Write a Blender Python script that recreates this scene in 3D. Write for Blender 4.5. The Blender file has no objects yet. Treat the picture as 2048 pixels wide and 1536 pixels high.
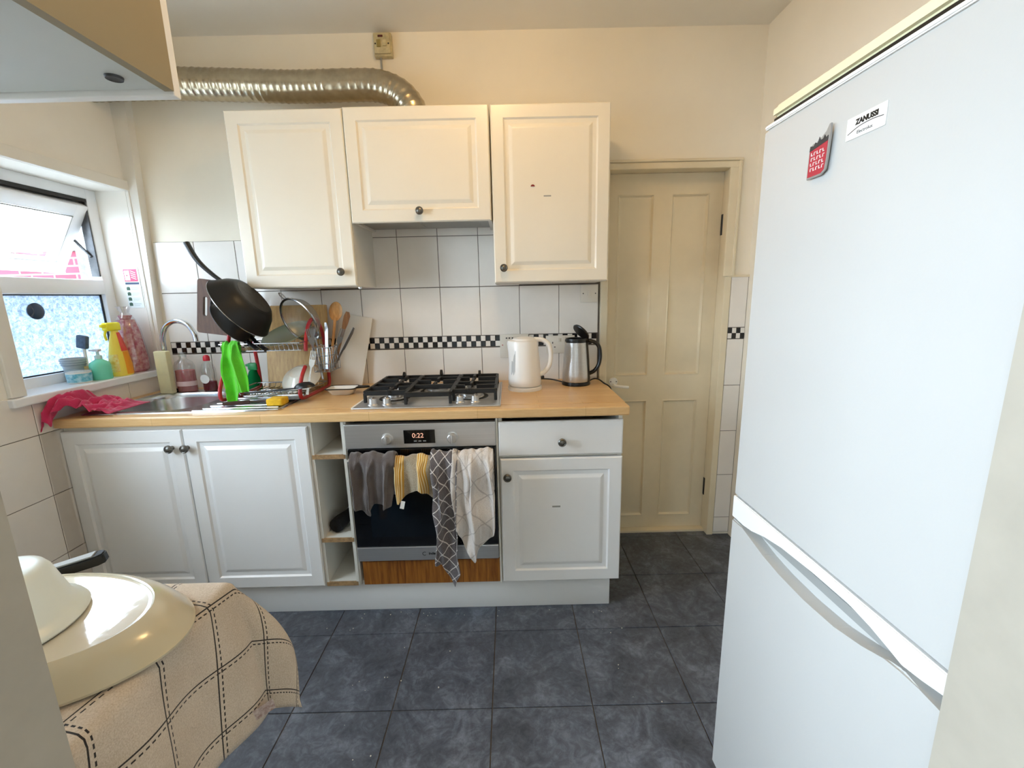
import bpy, bmesh, math, random
from mathutils import Matrix, Vector, noise
random.seed(7)
PI = math.pi
sc = bpy.context.scene
C = sc.collection

# ------------------------------------------------------------------ camera, sky, lights, exposure
F_PX, PITCH, ROLL, YAW = 870.37, math.radians(11.3685), math.radians(1.3033), math.radians(0.1761)
fwd = Vector((math.sin(YAW) * math.cos(PITCH), math.cos(YAW) * math.cos(PITCH), -math.sin(PITCH)))
rgt = Vector((math.cos(YAW), -math.sin(YAW), 0))
dwn = fwd.cross(rgt)
r2 = rgt * math.cos(ROLL) + dwn * math.sin(ROLL)
d2 = -rgt * math.sin(ROLL) + dwn * math.cos(ROLL)
cam_d = bpy.data.cameras.new('camera')
cam_d.sensor_fit = 'HORIZONTAL'
cam_d.sensor_width = 36.0
cam_d.lens = F_PX / 2048 * 36.0
cam_d.clip_start = 0.02
cam = bpy.data.objects.new('camera', cam_d)
C.objects.link(cam)
M = Matrix.Identity(4)
for i in range(3):
    M[i][0] = r2[i]; M[i][1] = -d2[i]; M[i][2] = -fwd[i]
M[0][3], M[1][3], M[2][3] = 1.8116, -2.2301, 1.3357
cam.matrix_world = M
sc.camera = cam

world = bpy.data.worlds.new('overcast_sky')
sc.world = world
world.use_nodes = True
bg = world.node_tree.nodes['Background']
bg.inputs[0].default_value = (0.69, 0.845, 1.0, 1)
bg.inputs[1].default_value = 10.0

def portal(name, loc, size, rot):
    d = bpy.data.lights.new(name, 'AREA')
    d.shape = 'RECTANGLE'; d.size, d.size_y = size
    d.cycles.is_portal = True
    o = bpy.data.objects.new(name, d)
    o.location = loc; o.rotation_euler = rot
    C.objects.link(o)
portal('window_portal', (-0.26, -0.35, 1.43), (0.90, 0.68), (0, -PI / 2, 0))
portal('fill_window_portal', (-0.06, -3.35, 1.50), (1.2, 2.1), (0, -PI / 2, 0))  # guides sky light through the added fill window behind the doorway
portal('near_window_portal', (-0.19, -1.34, 1.47), (1.1, 0.76), (0, -PI / 2, 0))

vs = sc.view_settings
vs.view_transform = 'Standard'; vs.look = 'None'; vs.gamma = 1.0
vs.use_curve_mapping = False
vs.exposure = 1.18
sc.cycles.use_denoising = True
sc.cycles.max_bounces = 10
sc.cycles.diffuse_bounces = 6
sc.cycles.transparent_max_bounces = 16
sc.cycles.sample_clamp_indirect = 8

# ------------------------------------------------------------------ helpers
ORG = {}

def lin(c):
    return tuple(((v / 255) / 12.92 if v / 255 <= .04045 else ((v / 255 + .055) / 1.055) ** 2.4) for v in c)

def new_bm():
    return bmesh.new()

def bx(x0, x1, y0, y1, z0, z1, bev=0.0, seg=2):
    bm = bmesh.new()
    vs_ = [bm.verts.new((x, y, z)) for z in (z0, z1) for y in (y0, y1) for x in (x0, x1)]
    for f in ((0, 2, 3, 1), (4, 5, 7, 6), (0, 1, 5, 4), (2, 6, 7, 3), (0, 4, 6, 2), (1, 3, 7, 5)):
        bm.faces.new([vs_[i] for i in f])
    if bev > 0:
        bmesh.ops.bevel(bm, geom=list(bm.edges), offset=bev, segments=seg, affect='EDGES', profile=.5, clamp_overlap=True)
    return bm

def join(*bms):
    out = bms[0]
    for b in bms[1:]:
        me = bpy.data.meshes.new('tmp'); b.to_mesh(me); b.free()
        out.from_mesh(me); bpy.data.meshes.remove(me)
    return out

def xf(bm, m):
    bmesh.ops.transform(bm, matrix=m, verts=bm.verts)
    return bm

def T(x, y, z):
    return Matrix.Translation((x, y, z))

def R(a, ax):
    return Matrix.Rotation(math.radians(a), 4, ax)

def S(x, y, z):
    return Matrix.Diagonal((x, y, z, 1))

def align(n, up=(0, 0, 1)):
    """rotation taking local +z to n"""
    return Vector(n).normalized().to_track_quat('Z', 'Y').to_matrix().to_4x4()

def finish(bm, name, m, smooth, angle=38):
    bmesh.ops.recalc_face_normals(bm, faces=bm.faces)
    me = bpy.data.meshes.new(name)
    bm.to_mesh(me); bm.free()
    if m is not None:
        me.materials.append(m)
    if smooth:
        me.polygons.foreach_set('use_smooth', [True] * len(me.polygons))
        me.set_sharp_from_angle(angle=math.radians(angle))
    return me

def part(name, bm, m, parent, smooth=True, label=None, angle=38):
    o_ = ORG[parent.name]
    bmesh.ops.translate(bm, vec=-o_, verts=bm.verts)
    ob = bpy.data.objects.new(name, finish(bm, name, m, smooth, angle))
    C.objects.link(ob); ob.parent = parent
    ORG[ob.name] = o_
    if label: ob['label'] = label
    return ob

def tag(o, label, cat, group=None, kind=None):
    o['label'] = label; o['category'] = cat
    if group: o['group'] = group
    if kind: o['kind'] = kind
    return o

def thing(name, loc, label, cat, group=None, kind=None):
    o = bpy.data.objects.new(name, None)
    o.empty_display_size = .05
    o.location = loc
    C.objects.link(o); ORG[o.name] = Vector(loc)
    return tag(o, label, cat, group, kind)

def solo(name, bm, m, label, cat, group=None, kind=None, smooth=True, angle=38):
    xs = [v.co.x for v in bm.verts]; ys = [v.co.y for v in bm.verts]; zs = [v.co.z for v in bm.verts]
    loc = Vector(((min(xs) + max(xs)) / 2, (min(ys) + max(ys)) / 2, min(zs)))
    bmesh.ops.translate(bm, vec=-loc, verts=bm.verts)
    ob = bpy.data.objects.new(name, finish(bm, name, m, smooth, angle))
    ob.location = loc
    C.objects.link(ob); ORG[ob.name] = loc
    return tag(ob, label, cat, group, kind)

def struct(name, bm, m, label, cat='room', smooth=False):
    ob = bpy.data.objects.new(name, finish(bm, name, m, smooth))
    C.objects.link(ob); ORG[ob.name] = Vector((0, 0, 0))
    return tag(ob, label, cat, kind='structure')

def solid(o, t, off=0):
    md = o.modifiers.new('thickness', 'SOLIDIFY'); md.thickness = t; md.offset = off
    return o

def subd(o, n=1):
    md = o.modifiers.new('smooth', 'SUBSURF'); md.levels = n; md.render_levels = n
    return o

def lathe(prof, n=32, a0=0, a1=2 * PI):
    bm = bmesh.new()
    full = abs(a1 - a0 - 2 * PI) < 1e-6
    k = n if full else n + 1
    rings = []
    for r, z in prof:
        if r < 1e-6:
            rings.append([bm.verts.new((0, 0, z))])
        else:
            rings.append([bm.verts.new((r * math.cos(a0 + (a1 - a0) * i / n), r * math.sin(a0 + (a1 - a0) * i / n), z)) for i in range(k)])
    for A, B in zip(rings, rings[1:]):
        for i in range(n):
            j = (i + 1) % k
            if len(A) == 1 and len(B) == 1: continue
            if len(A) == 1: bm.faces.new((A[0], B[i], B[j]))
            elif len(B) == 1: bm.faces.new((A[i], A[j], B[0]))
            else: bm.faces.new((A[i], A[j], B[j], B[i]))
    return bm

def crom(pts, n=6, closed=False):
    P = [Vector(p) for p in pts]
    out = []
    m_ = len(P)
    rng = range(m_ if closed else m_ - 1)
    for i in rng:
        g = (lambda k: P[k % m_]) if closed else (lambda k: P[max(0, min(m_ - 1, k))])
        p0, p1, p2, p3 = g(i - 1), g(i), g(i + 1), g(i + 2)
        for s in range(n):
            t = s / n
            out.append(.5 * ((2 * p1) + (p2 - p0) * t + (2 * p0 - 5 * p1 + 4 * p2 - p3) * t * t + (3 * p1 - p0 - 3 * p2 + p3) * t ** 3))
    if not closed: out.append(P[-1])
    return out

def tube(pts, rad, n=8, closed=False, caps=True, flat=1.0, up=None):
    """rad number or function of parameter 0..1; flat squeezes the section"""
    bm = bmesh.new()
    P = [Vector(p) for p in pts]
    L = len(P)
    rings = []
    nrm = None
    for i in range(L):
        if closed: t = (P[(i + 1) % L] - P[i - 1])
        else: t = P[min(i + 1, L - 1)] - P[max(i - 1, 0)]
        t.normalize()
        if up is not None:
            nrm = Vector(up) - t * t.dot(Vector(up))
        elif nrm is None:
            a = Vector((0, 0, 1)) if abs(t.z) < .9 else Vector((1, 0, 0))
            nrm = a - t * t.dot(a)
        else:
            nrm = nrm - t * t.dot(nrm)
        nrm.normalize()
        b = t.cross(nrm)
        r = rad(i / max(1, L - 1)) if callable(rad) else rad
        rings.append([bm.verts.new(P[i] + nrm * (math.cos(2 * PI * k / n) * r * flat) + b * (math.sin(2 * PI * k / n) * r)) for k in range(n)])
    prs = list(zip(rings, rings[1:])) + ([(rings[-1], rings[0])] if closed else [])
    for A, B in prs:
        for k in range(n):
            bm.faces.new((A[k], A[(k + 1) % n], B[(k + 1) % n], B[k]))
    if caps and not closed:
        bm.faces.new(rings[0]); bm.faces.new(rings[-1][::-1])
    return bm

def prism(poly, thick, bev=0):
    """polygon (list of 2D) in local xy, extruded along +z by thick"""
    bm = bmesh.new()
    a = [bm.verts.new((x, y, 0)) for x, y in poly]
    b = [bm.verts.new((x, y, thick)) for x, y in poly]
    n = len(poly)
    bm.faces.new(a[::-1]); bm.faces.new(b)
    for i in range(n):
        bm.faces.new((a[i], a[(i + 1) % n], b[(i + 1) % n], b[i]))
    if bev:
        bmesh.ops.bevel(bm, geom=list(bm.edges), offset=bev, segments=2, affect='EDGES', clamp_overlap=True)
    return bm

def rrect(x0, x1, y0, y1, r, n=6):
    out = []
    for cx, cy, a in ((x1 - r, y1 - r, 0), (x0 + r, y1 - r, PI / 2), (x0 + r, y0 + r, PI), (x1 - r, y0 + r, 3 * PI / 2)):
        for i in range(n + 1):
            t = a + PI / 2 * i / n
            out.append((cx + r * math.cos(t), cy + r * math.sin(t)))
    return out

XZ = Matrix(((1, 0, 0, 0), (0, 0, 1, 0), (0, 1, 0, 0), (0, 0, 0, 1)))   # local xy -> world xz, local z -> world y

def grid(nu, nv, fn):
    """fn(u,v)->(pos, (U,V)); returns bm with uv layer"""
    bm = bmesh.new()
    uvl = bm.loops.layers.uv.new('UVMap')
    V_ = [[None] * (nv + 1) for _ in range(nu + 1)]
    UV = {}
    for i in range(nu + 1):
        for j in range(nv + 1):
            p, uv = fn(i / nu, j / nv)
            v = bm.verts.new(p); V_[i][j] = v; UV[v] = uv
    for i in range(nu):
        for j in range(nv):
            f = bm.faces.new((V_[i][j], V_[i + 1][j], V_[i + 1][j + 1], V_[i][j + 1]))
            for l in f.loops: l[uvl].uv = UV[l.vert]
    return bm

def ring_panel(x0, x1, z0, z1, prof, front=-1):
    """concentric rectangular loops: prof = [(inset, y)], closed front, for a raised-panel door"""
    bm = bmesh.new()
    loops = []
    for ins, y in prof:
        loops.append([bm.verts.new(p) for p in ((x0 + ins, y, z0 + ins), (x1 - ins, y, z0 + ins), (x1 - ins, y, z1 - ins), (x0 + ins, y, z1 - ins))])
    bm.faces.new(loops[0][::-1])
    for A, B in zip(loops, loops[1:]):
        for k in range(4):
            bm.faces.new((A[k], A[(k + 1) % 4], B[(k + 1) % 4], B[k]))
    bm.faces.new(loops[-1])
    return bm

# ------------------------------------------------------------------ materials
class NT:
    def __init__(s, name):
        s.m = bpy.data.materials.new(name); s.m.use_nodes = True
        s.t = s.m.node_tree
        s.b = s.t.nodes['Principled BSDF']
        s.out = s.t.nodes['Material Output']
    def n(s, typ, **kw):
        nd = s.t.nodes.new(typ)
        for k, v in kw.items(): setattr(nd, k, v)
        return nd
    def l(s, a, b): s.t.links.new(a, b)
    def put(s, sock, v):
        if hasattr(v, 'links') or isinstance(v, bpy.types.NodeSocket): s.l(v, sock)
        else: sock.default_value = v
    def math(s, op, a, b=0.0, c=None):
        nd = s.n('ShaderNodeMath', operation=op)
        s.put(nd.inputs[0], a); s.put(nd.inputs[1], b)
        if c is not None: s.put(nd.inputs[2], c)
        return nd.outputs[0]
    def mix(s, f, a, b, typ='MIX'):
        nd = s.n('ShaderNodeMixRGB', blend_type=typ)
        s.put(nd.inputs[0], f)
        for k, v in ((1, a), (2, b)):
            if isinstance(v, (tuple, list)): v = (*v[:3], 1)
            s.put(nd.inputs[k], v)
        return nd.outputs[0]
    def pos(s, scale=(1, 1, 1), obj=False):
        mp = s.n('ShaderNodeMapping'); mp.inputs['Scale'].default_value = scale
        if obj: s.l(s.n('ShaderNodeTexCoord').outputs['Object'], mp.inputs[0])
        else: s.l(s.n('ShaderNodeNewGeometry').outputs['Position'], mp.inputs[0])
        return mp.outputs[0]
    def noise(s, vec, scale, detail=3, rough=.5, dist=0):
        nd = s.n('ShaderNodeTexNoise'); nd.inputs['Scale'].default_value = scale
        nd.inputs['Detail'].default_value = detail; nd.inputs['Roughness'].default_value = rough
        nd.inputs['Distortion'].default_value = dist
        s.l(vec, nd.inputs['Vector'])
        return nd.outputs['Fac']
    def ramp(s, f, stops):
        nd = s.n('ShaderNodeValToRGB'); e = nd.color_ramp.elements
        while len(e) < len(stops): e.new(.5)
        for k, (p, c) in zip(e, stops):
            k.position = p; k.color = (*c[:3], 1)
        s.l(f, nd.inputs[0])
        return nd.outputs[0]
    def bump(s, h, strength, dist=.002):
        nd = s.n('ShaderNodeBump'); nd.inputs['Strength'].default_value = strength; nd.inputs['Distance'].default_value = dist
        s.l(h, nd.inputs['Height']); s.l(nd.outputs[0], s.b.inputs['Normal'])
    def set(s, **kw):
        names = dict(col='Base Color', rough='Roughness', metal='Metallic', spec='Specular IOR Level', trans='Transmission Weight',
                     coat='Coat Weight', coatr='Coat Roughness', alpha='Alpha', ior='IOR', sss='Subsurface Weight', sheen='Sheen Weight', em='Emission Color', ems='Emission Strength')
        for k, v in kw.items():
            if isinstance(v, (tuple, list)): v = (*v[:3], 1)
            s.put(s.b.inputs[names[k]], v)
        return s

def mat(name, rgb, rough=.5, metal=0., var=.0, vs_=6., rgb2=None, bump=0., bs=60., stretch=(1, 1, 1), **kw):
    s = NT(name)
    col = lin(rgb)
    p = s.pos(stretch)
    if var or rgb2:
        c2 = lin(rgb2) if rgb2 else tuple(c * (1 - var) for c in col)
        s.set(col=s.ramp(s.noise(p, vs_, 4, .6), [(.35, col), (.7, c2)]))
    else:
        s.set(col=col)
    s.set(rough=rough, metal=metal, **kw)
    if bump: s.bump(s.noise(p, bs, 3), bump)
    return s.m

def wood(name, c1, c2, scale=6, stretch=(1, 12, 12), rough=.45, **kw):
    s = NT(name)
    f = s.noise(s.pos(stretch), scale, 5, .6, .6)
    s.set(col=s.ramp(f, [(.3, lin(c1)), (.7, lin(c2))]), rough=rough, **kw)
    s.bump(f, .15)
    return s.m

m_wall = mat('cream_painted_plaster', (240, 232, 215), .75, var=.05, vs_=2.5, bump=.25, bs=18)
m_wall_l = mat('pale_painted_plaster', (242, 238, 230), .75, var=.05, vs_=2.5, bump=.25, bs=18)
m_ceil = mat('ceiling_paint', (234, 229, 218), .85, var=.04, vs_=2, bump=.2, bs=25)
m_hall = mat('hall_paint', (225, 222, 214), .8, var=.05, vs_=5, bump=.2, bs=30)
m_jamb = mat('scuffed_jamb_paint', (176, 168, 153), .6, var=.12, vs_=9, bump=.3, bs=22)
m_grout = mat('grout', (104, 96, 88), .9, var=.3, vs_=30)
m_tile = mat('white_glazed_tile', (236, 231, 224), .2, var=.04, vs_=9, bump=.04, bs=14, coat=.3)
m_tile_b = mat('black_glazed_tile', (22, 22, 26), .15)
m_lam = mat('white_laminate_door', (240, 239, 237), .28, var=.03, vs_=3)
m_lam_u = mat('cream_laminate_door', (240, 233, 217), .26, var=.03, vs_=3)
m_carc = mat('white_carcass_board', (222, 218, 208), .45, var=.04, vs_=4)
m_chip = mat('raw_chipboard_edge', (176, 140, 96), .8, var=.5, vs_=60)
m_pewter = mat('pewter_knob', (120, 118, 112), .38, .85, var=.3, vs_=60)
m_steel = mat('brushed_steel', (204, 204, 204), .34, .8, var=.1, vs_=8, stretch=(.2, 30, 30))
m_steel_s = mat('sink_steel', (206, 208, 210), .24, 1., var=.1, vs_=30)
m_chrome = mat('chrome', (215, 218, 222), .08, 1.)
m_wire = mat('chrome_wire', (170, 172, 174), .2, 1.)
m_cutlery = mat('dull_cutlery_steel', (150, 150, 150), .38, .9)
m_alu = mat('aluminium_duct_foil', (196, 184, 160), .27, 1., var=.25, vs_=25)
m_black = mat('black_plastic', (14, 14, 15), .35)
m_iron = mat('black_cast_iron', (16, 16, 17), .5, bump=.2, bs=180)
m_glassb = mat('black_oven_glass', (7, 9, 12), .06, var=.3, vs_=8, coat=.4)
m_white = mat('white_plastic', (238, 236, 232), .3)
m_upvc = mat('white_upvc', (240, 242, 245), .25)
m_gloss = mat('cream_gloss_paint', (230, 217, 188), .38, var=.10, vs_=4, bump=.1, bs=12)
m_arch = mat('white_gloss_trim', (236, 233, 226), .35, var=.05, vs_=6)
m_fridge = mat('white_fridge_enamel', (194, 193, 189), .3, var=.02, vs_=3, bump=.05, bs=160)
m_fridge_top = mat('yellowed_plastic_cap', (230, 222, 188), .4)
m_fridge_g = mat('grey_gasket', (150, 150, 146), .6)
m_red = mat('red_plastic_coating', (170, 32, 38), .3)
m_pan = mat('black_nonstick', (8, 8, 9), .42, var=.3, vs_=20)
m_panb = mat('worn_pan_base', (74, 74, 76), .45, .3, var=.5, vs_=40)
m_boardd = wood('dark_brown_board_wood', (112, 74, 48), (78, 46, 28), 8, (10, 10, 1))
m_boardl = wood('pale_bamboo_board_wood', (212, 174, 112), (180, 138, 80), 7, (14, 14, 1))
m_spoon = wood('spoon_wood', (206, 158, 96), (168, 116, 62), 12, (8, 8, 1))
m_fascia = wood('stained_wood_veneer', (176, 112, 44), (108, 56, 16), 5, (16, 16, 1), .35)
m_pink = mat('pink_microfibre', (206, 42, 92), .9, var=.25, vs_=14, bump=.8, bs=240, sheen=.4)
m_green = mat('lime_green_microfibre', (96, 214, 38), .9, var=.2, vs_=18, bump=.8, bs=240, sheen=.4)
m_sponge = mat('yellow_sponge', (232, 184, 40), .95, bump=1., bs=220, var=.25, vs_=60)
m_cloth_g = mat('dark_grey_terry', (98, 90, 88), .95, var=.25, vs_=30, bump=1., bs=260, sheen=.3)

def worktop_mat():
    s = NT('beech_block_laminate')
    p = s.pos()
    br = s.n('ShaderNodeTexBrick'); br.offset = .42; br.squash = 1
    for k, v in (('Scale', 1.0), ('Mortar Size', .0012), ('Mortar Smooth', .4), ('Bias', .0), ('Brick Width', .42), ('Row Height', .042)):
        br.inputs[k].default_value = v
    br.inputs['Color1'].default_value = (*lin((228, 190, 136)), 1)
    br.inputs['Color2'].default_value = (*lin((214, 170, 112)), 1)
    br.inputs['Mortar'].default_value = (*lin((184, 136, 80)), 1)
    s.l(p, br.inputs['Vector'])
    g = s.noise(s.pos((3, 40, 40)), 5, 5, .6)
    s.set(col=s.mix(.45, br.outputs['Color'], s.ramp(g, [(.3, lin((206, 160, 102))), (.7, lin((234, 200, 148)))])), rough=.3)
    return s.m
m_work = worktop_mat()

def floor_mat():
    s = NT('slate_vinyl_tile')
    p = s.pos()
    a = s.noise(p, 7, 8, .72, .8); b = s.noise(p, 26, 6, .7, 1.5)
    f = s.math('ADD', s.math('MULTIPLY', a, .6), s.math('MULTIPLY', b, .4))
    s.set(col=s.ramp(f, [(.36, lin((54, 58, 66))), (.50, lin((80, 85, 95))), (.68, lin((124, 130, 141)))]),
          rough=s.math('MULTIPLY_ADD', b, .25, .28))
    s.bump(b, .12)
    return s.m
m_floor = floor_mat()

def glass_mat(name, tint=(1, 1, 1), gl=.08, rough=.02):
    s = NT(name)
    tr = s.n('ShaderNodeBsdfTransparent'); tr.inputs[0].default_value = (*tint, 1)
    g = s.n('ShaderNodeBsdfGlossy'); g.inputs['Roughness'].default_value = rough
    mx = s.n('ShaderNodeMixShader'); mx.inputs[0].default_value = gl
    s.l(tr.outputs[0], mx.inputs[1]); s.l(g.outputs[0], mx.inputs[2]); s.l(mx.outputs[0], s.out.inputs[0])
    return s.m
m_pane = glass_mat('clear_window_glass')
m_film = glass_mat('clear_plastic', (.93, .95, .95), .12, .1)

def frosted_mat():
    s = NT('obscured_pattern_glass')
    p = s.pos()
    f = s.noise(p, 70, 4, .7, 1.0)
    tl = s.n('ShaderNodeBsdfTranslucent')
    s.l(s.ramp(f, [(.36, (.17, .21, .26)), (.6, (.40, .42, .44))]), tl.inputs[0])
    gl = s.n('ShaderNodeBsdfGlossy'); gl.inputs['Roughness'].default_value = .15
    m2 = s.n('ShaderNodeMixShader'); m2.inputs[0].default_value = .06
    s.l(tl.outputs[0], m2.inputs[1]); s.l(gl.outputs[0], m2.inputs[2]); s.l(m2.outputs[0], s.out.inputs[0])
    return s.m
m_frost = frosted_mat()

def liquid_mat(name, rgb, a=.35):
    s = NT(name)
    tr = s.n('ShaderNodeBsdfTransparent'); tr.inputs[0].default_value = (*lin(rgb), 1)
    d = s.n('ShaderNodeBsdfDiffuse'); d.inputs[0].default_value = (*lin(rgb), 1)
    mx = s.n('ShaderNodeMixShader'); mx.inputs[0].default_value = a
    s.l(tr.outputs[0], mx.inputs[1]); s.l(d.outputs[0], mx.inputs[2]); s.l(mx.outputs[0], s.out.inputs[0])
    return s.m

def line_mask(s, c, along, pitch, w, off, dash=None):
    d = s.math('ABSOLUTE', s.math('SUBTRACT', s.math('FLOORED_MODULO', c, pitch), off))
    k = s.math('LESS_THAN', d, w)
    if dash:
        k = s.math('MULTIPLY', k, s.math('LESS_THAN', s.math('FLOORED_MODULO', along, dash[0]), dash[1]))
    return k

def uvxy(s):
    sp = s.n('ShaderNodeSeparateXYZ'); s.l(s.n('ShaderNodeUVMap').outputs[0], sp.inputs[0])
    return sp.outputs[0], sp.outputs[1]

def tablecloth_mat():
    s = NT('beige_linen_black_check')
    u, v = uvxy(s)
    k = None
    for a, b in ((u, v), (v, u)):
        for ms in (line_mask(s, a, b, .127, .0014, .060), line_mask(s, a, b, .127, .0014, .0685, (.0125, .0075))):
            k = ms if k is None else s.math('MAXIMUM', k, ms)
    fz = s.noise(s.pos(), 420, 2); big = s.noise(s.pos(), 9, 3)
    base = s.ramp(s.math('ADD', s.math('MULTIPLY', fz, .6), s.math('MULTIPLY', big, .4)), [(.35, lin((182, 164, 142))), (.65, lin((210, 194, 174)))])
    s.set(col=s.mix(k, base, lin((34, 28, 26))), rough=.95, sheen=.2)
    s.bump(fz, .6)
    return s.m
m_tcloth = tablecloth_mat()

def check_mat(name, base, base2, line, pitch, w, soft=False):
    s = NT(name)
    u, v = uvxy(s)
    k = s.math('MAXIMUM', line_mask(s, u, v, pitch, w, pitch / 2), line_mask(s, v, u, pitch, w, pitch / 2))
    fz = s.noise(s.pos(), 380, 2)
    s.set(col=s.mix(s.math('MULTIPLY', k, .5 if soft else .9), s.ramp(fz, [(.35, lin(base)), (.65, lin(base2))]), lin(line)), rough=.95, sheen=.3)
    s.bump(fz, .8)
    return s.m
m_tea_grey = check_mat('charcoal_white_check_cotton', (84, 78, 80), (112, 104, 104), (226, 220, 214), .040, .0016)
m_tea_beige = check_mat('pale_beige_faint_check_cotton', (206, 196, 188), (224, 216, 208), (150, 138, 132), .075, .0022, True)

def stripe_mat():
    s = NT('mustard_striped_cotton')
    u, v = uvxy(s)
    fz = s.noise(s.pos(), 380, 2)
    k = s.math('LESS_THAN', s.math('FLOORED_MODULO', u, .0105), .0035)
    band = s.math('LESS_THAN', s.math('FLOORED_MODULO', u, .115), .052)
    c = s.mix(k, lin((204, 152, 58)), lin((240, 224, 176)))
    s.set(col=s.mix(band, s.mix(s.math('LESS_THAN', fz, .5), lin((150, 134, 110)), lin((170, 156, 132))), c), rough=.95, sheen=.3)
    s.bump(fz, .8)
    return s.m
m_mustard = stripe_mat()

def emis(name, rgb, st):
    s = NT(name); s.set(col=(0, 0, 0), em=lin(rgb), ems=st)
    return s.m

def text(body, size, m, name, parent, mw, thick=.0004, bold=0.0, shear=0.0):
    cu = bpy.data.curves.new('lettering', 'FONT'); cu.body = body; cu.size = size; cu.extrude = thick
    cu.align_x = 'CENTER'; cu.align_y = 'CENTER'; cu.offset = bold; cu.shear = shear; cu.resolution_u = 3
    o = bpy.data.objects.new('lettering', cu); C.objects.link(o)
    me = bpy.data.meshes.new_from_object(o.evaluated_get(bpy.context.evaluated_depsgraph_get()))
    bpy.data.objects.remove(o); bpy.data.curves.remove(cu)
    bm = bmesh.new(); bm.from_mesh(me); bpy.data.meshes.remove(me)
    xf(bm, mw)
    return part(name, bm, m, parent, False)

# ------------------------------------------------------------------ room shell
LX, RX, CZ = 0.03, 3.013, 2.51          # left wall face, right wall face, ceiling
FY0, FY1 = -1.92, -1.785                # doorway wall
WY0, WY1, WZ0, WZ1 = -0.665, -0.045, 1.0, 1.86   # window opening in the left wall
VY0, VY1, VZ0, VZ1 = -1.72, -.96, .92, 2.02     # second window of the left wall, nearer than the view reaches
DX0, DX1, DZ = 2.305, 2.90, 1.93        # inner door opening in the back wall

floor = struct('floor', bx(-.25, 3.3, -1.92, .25, -.1, -.004), m_grout, 'dark slate-look tiled kitchen floor', 'floor')
struct('floor_hall', bx(-.25, 3.5, -4.9, -1.92, -.1, 0), wood('hall_boards', (150, 120, 90), (120, 92, 66), 5, (12, 1, 1)), 'plain floor of the room behind the doorway', 'floor')
struct('ceiling', bx(-.25, 3.5, -4.9, .25, CZ, CZ + .15), m_ceil, 'plain off-white ceiling', 'ceiling')
wall_back = struct('wall_back', join(bx(-.25, DX0, 0, .22, 0, CZ), bx(DX0, DX1, 0, .22, DZ, CZ), bx(DX1, 3.3, 0, .22, 0, CZ), bx(DX0 - .05, DX1 + .05, .2, .25, 0, DZ)),
                   m_wall, 'cream back wall with a tiled splashback', 'wall')
wall_left = struct('wall_left', join(bx(-.22, LX, FY0, VY0, 0, CZ), bx(-.22, LX, VY1, WY0, 0, CZ), bx(-.22, LX, VY0, VY1, 0, VZ0), bx(-.22, LX, VY0, VY1, VZ1, CZ), bx(-.22, LX, WY1, 0, 0, CZ), bx(-.22, LX, WY0, WY1, 0, WZ0), bx(-.22, LX, WY0, WY1, WZ1, CZ)),
                   m_wall_l, 'pale left wall around the window, tiled below the sill', 'wall')
struct('wall_right', bx(RX, 3.25, FY0, 0, 0, CZ), m_wall, 'cream right wall above the fridge', 'wall')
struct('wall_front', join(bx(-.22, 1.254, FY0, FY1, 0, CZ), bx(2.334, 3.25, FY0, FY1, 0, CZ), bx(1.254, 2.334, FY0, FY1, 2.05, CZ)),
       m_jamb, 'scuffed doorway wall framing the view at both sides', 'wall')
struct('wall_hall', join(bx(-.25, .0, -4.9, -4.4, 0, CZ), bx(-.25, .0, -2.3, FY0, 0, CZ), bx(-.25, .0, -4.4, -2.3, 0, .9), bx(-.25, .0, -4.4, -2.3, 2.1, CZ), bx(3.3, 3.5, -4.9, FY0, 0, CZ), bx(0, 3.3, -4.9, -4.7, 0, CZ)),
       m_hall, 'plain walls of the room behind the doorway', 'wall')
# unseen window added to the room behind for soft fill light
struct('window_fill', join(bx(-.15, -.1, -4.4, -4.35, .9, 2.1), bx(-.15, -.1, -2.35, -2.3, .9, 2.1), bx(-.15, -.1, -4.35, -2.35, 2.05, 2.1), bx(-.15, -.1, -4.35, -2.35, .9, .95), bx(-.15, -.1, -3.38, -3.32, .95, 2.05)), m_upvc,
       'white window frame added behind the doorway for fill light', 'window')

struct('window_3', join(bx(-.17, -.11, VY0, VY0 + .05, VZ0, VZ1), bx(-.17, -.11, VY1 - .05, VY1, VZ0, VZ1), bx(-.17, -.11, VY0, VY1, VZ0, VZ0 + .05), bx(-.17, -.11, VY0, VY1, VZ1 - .05, VZ1), bx(-.17, -.11, VY0, VY1, 1.50, 1.55)), m_upvc,
       'white window frame in the left wall above the side table', 'window')
part('pane', bx(-.143, -.137, VY0 + .05, VY1 - .05, VZ0 + .05, VZ1 - .05), m_pane, bpy.data.objects['window_3'], False)
# ---- floor tiles
tile_me = {}
def tile_obj(name, parent, m, w, h, d, bev, loc, ax):
    """shared bevelled slab, w x h, d thick; ax = outward normal axis"""
    key = (round(w, 4), round(h, 4), ax, m.name)
    if key not in tile_me:
        if ax == 'z': bm = bx(-w / 2, w / 2, -h / 2, h / 2, -d, 0)
        elif ax == '-y': bm = bx(-w / 2, w / 2, -d * .0, d, -h / 2, h / 2)
        else: bm = bx(-d, 0, -w / 2, w / 2, -h / 2, h / 2)
        # bevel only the outward rim
        def outer(v): return (ax == 'z' and abs(v.co.z) < 1e-6) or (ax == '-y' and abs(v.co.y) < 1e-6) or (ax == 'x' and abs(v.co.x) < 1e-6)
        ed = [e for e in bm.edges if outer(e.verts[0]) and outer(e.verts[1])]
        bmesh.ops.bevel(bm, geom=ed, offset=bev, segments=1, affect='EDGES', clamp_overlap=True)
        tile_me[key] = finish(bm, name, m, False)
    o = bpy.data.objects.new(name, tile_me[key]); o.location = loc
    C.objects.link(o); o.parent = parent
    return o

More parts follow.
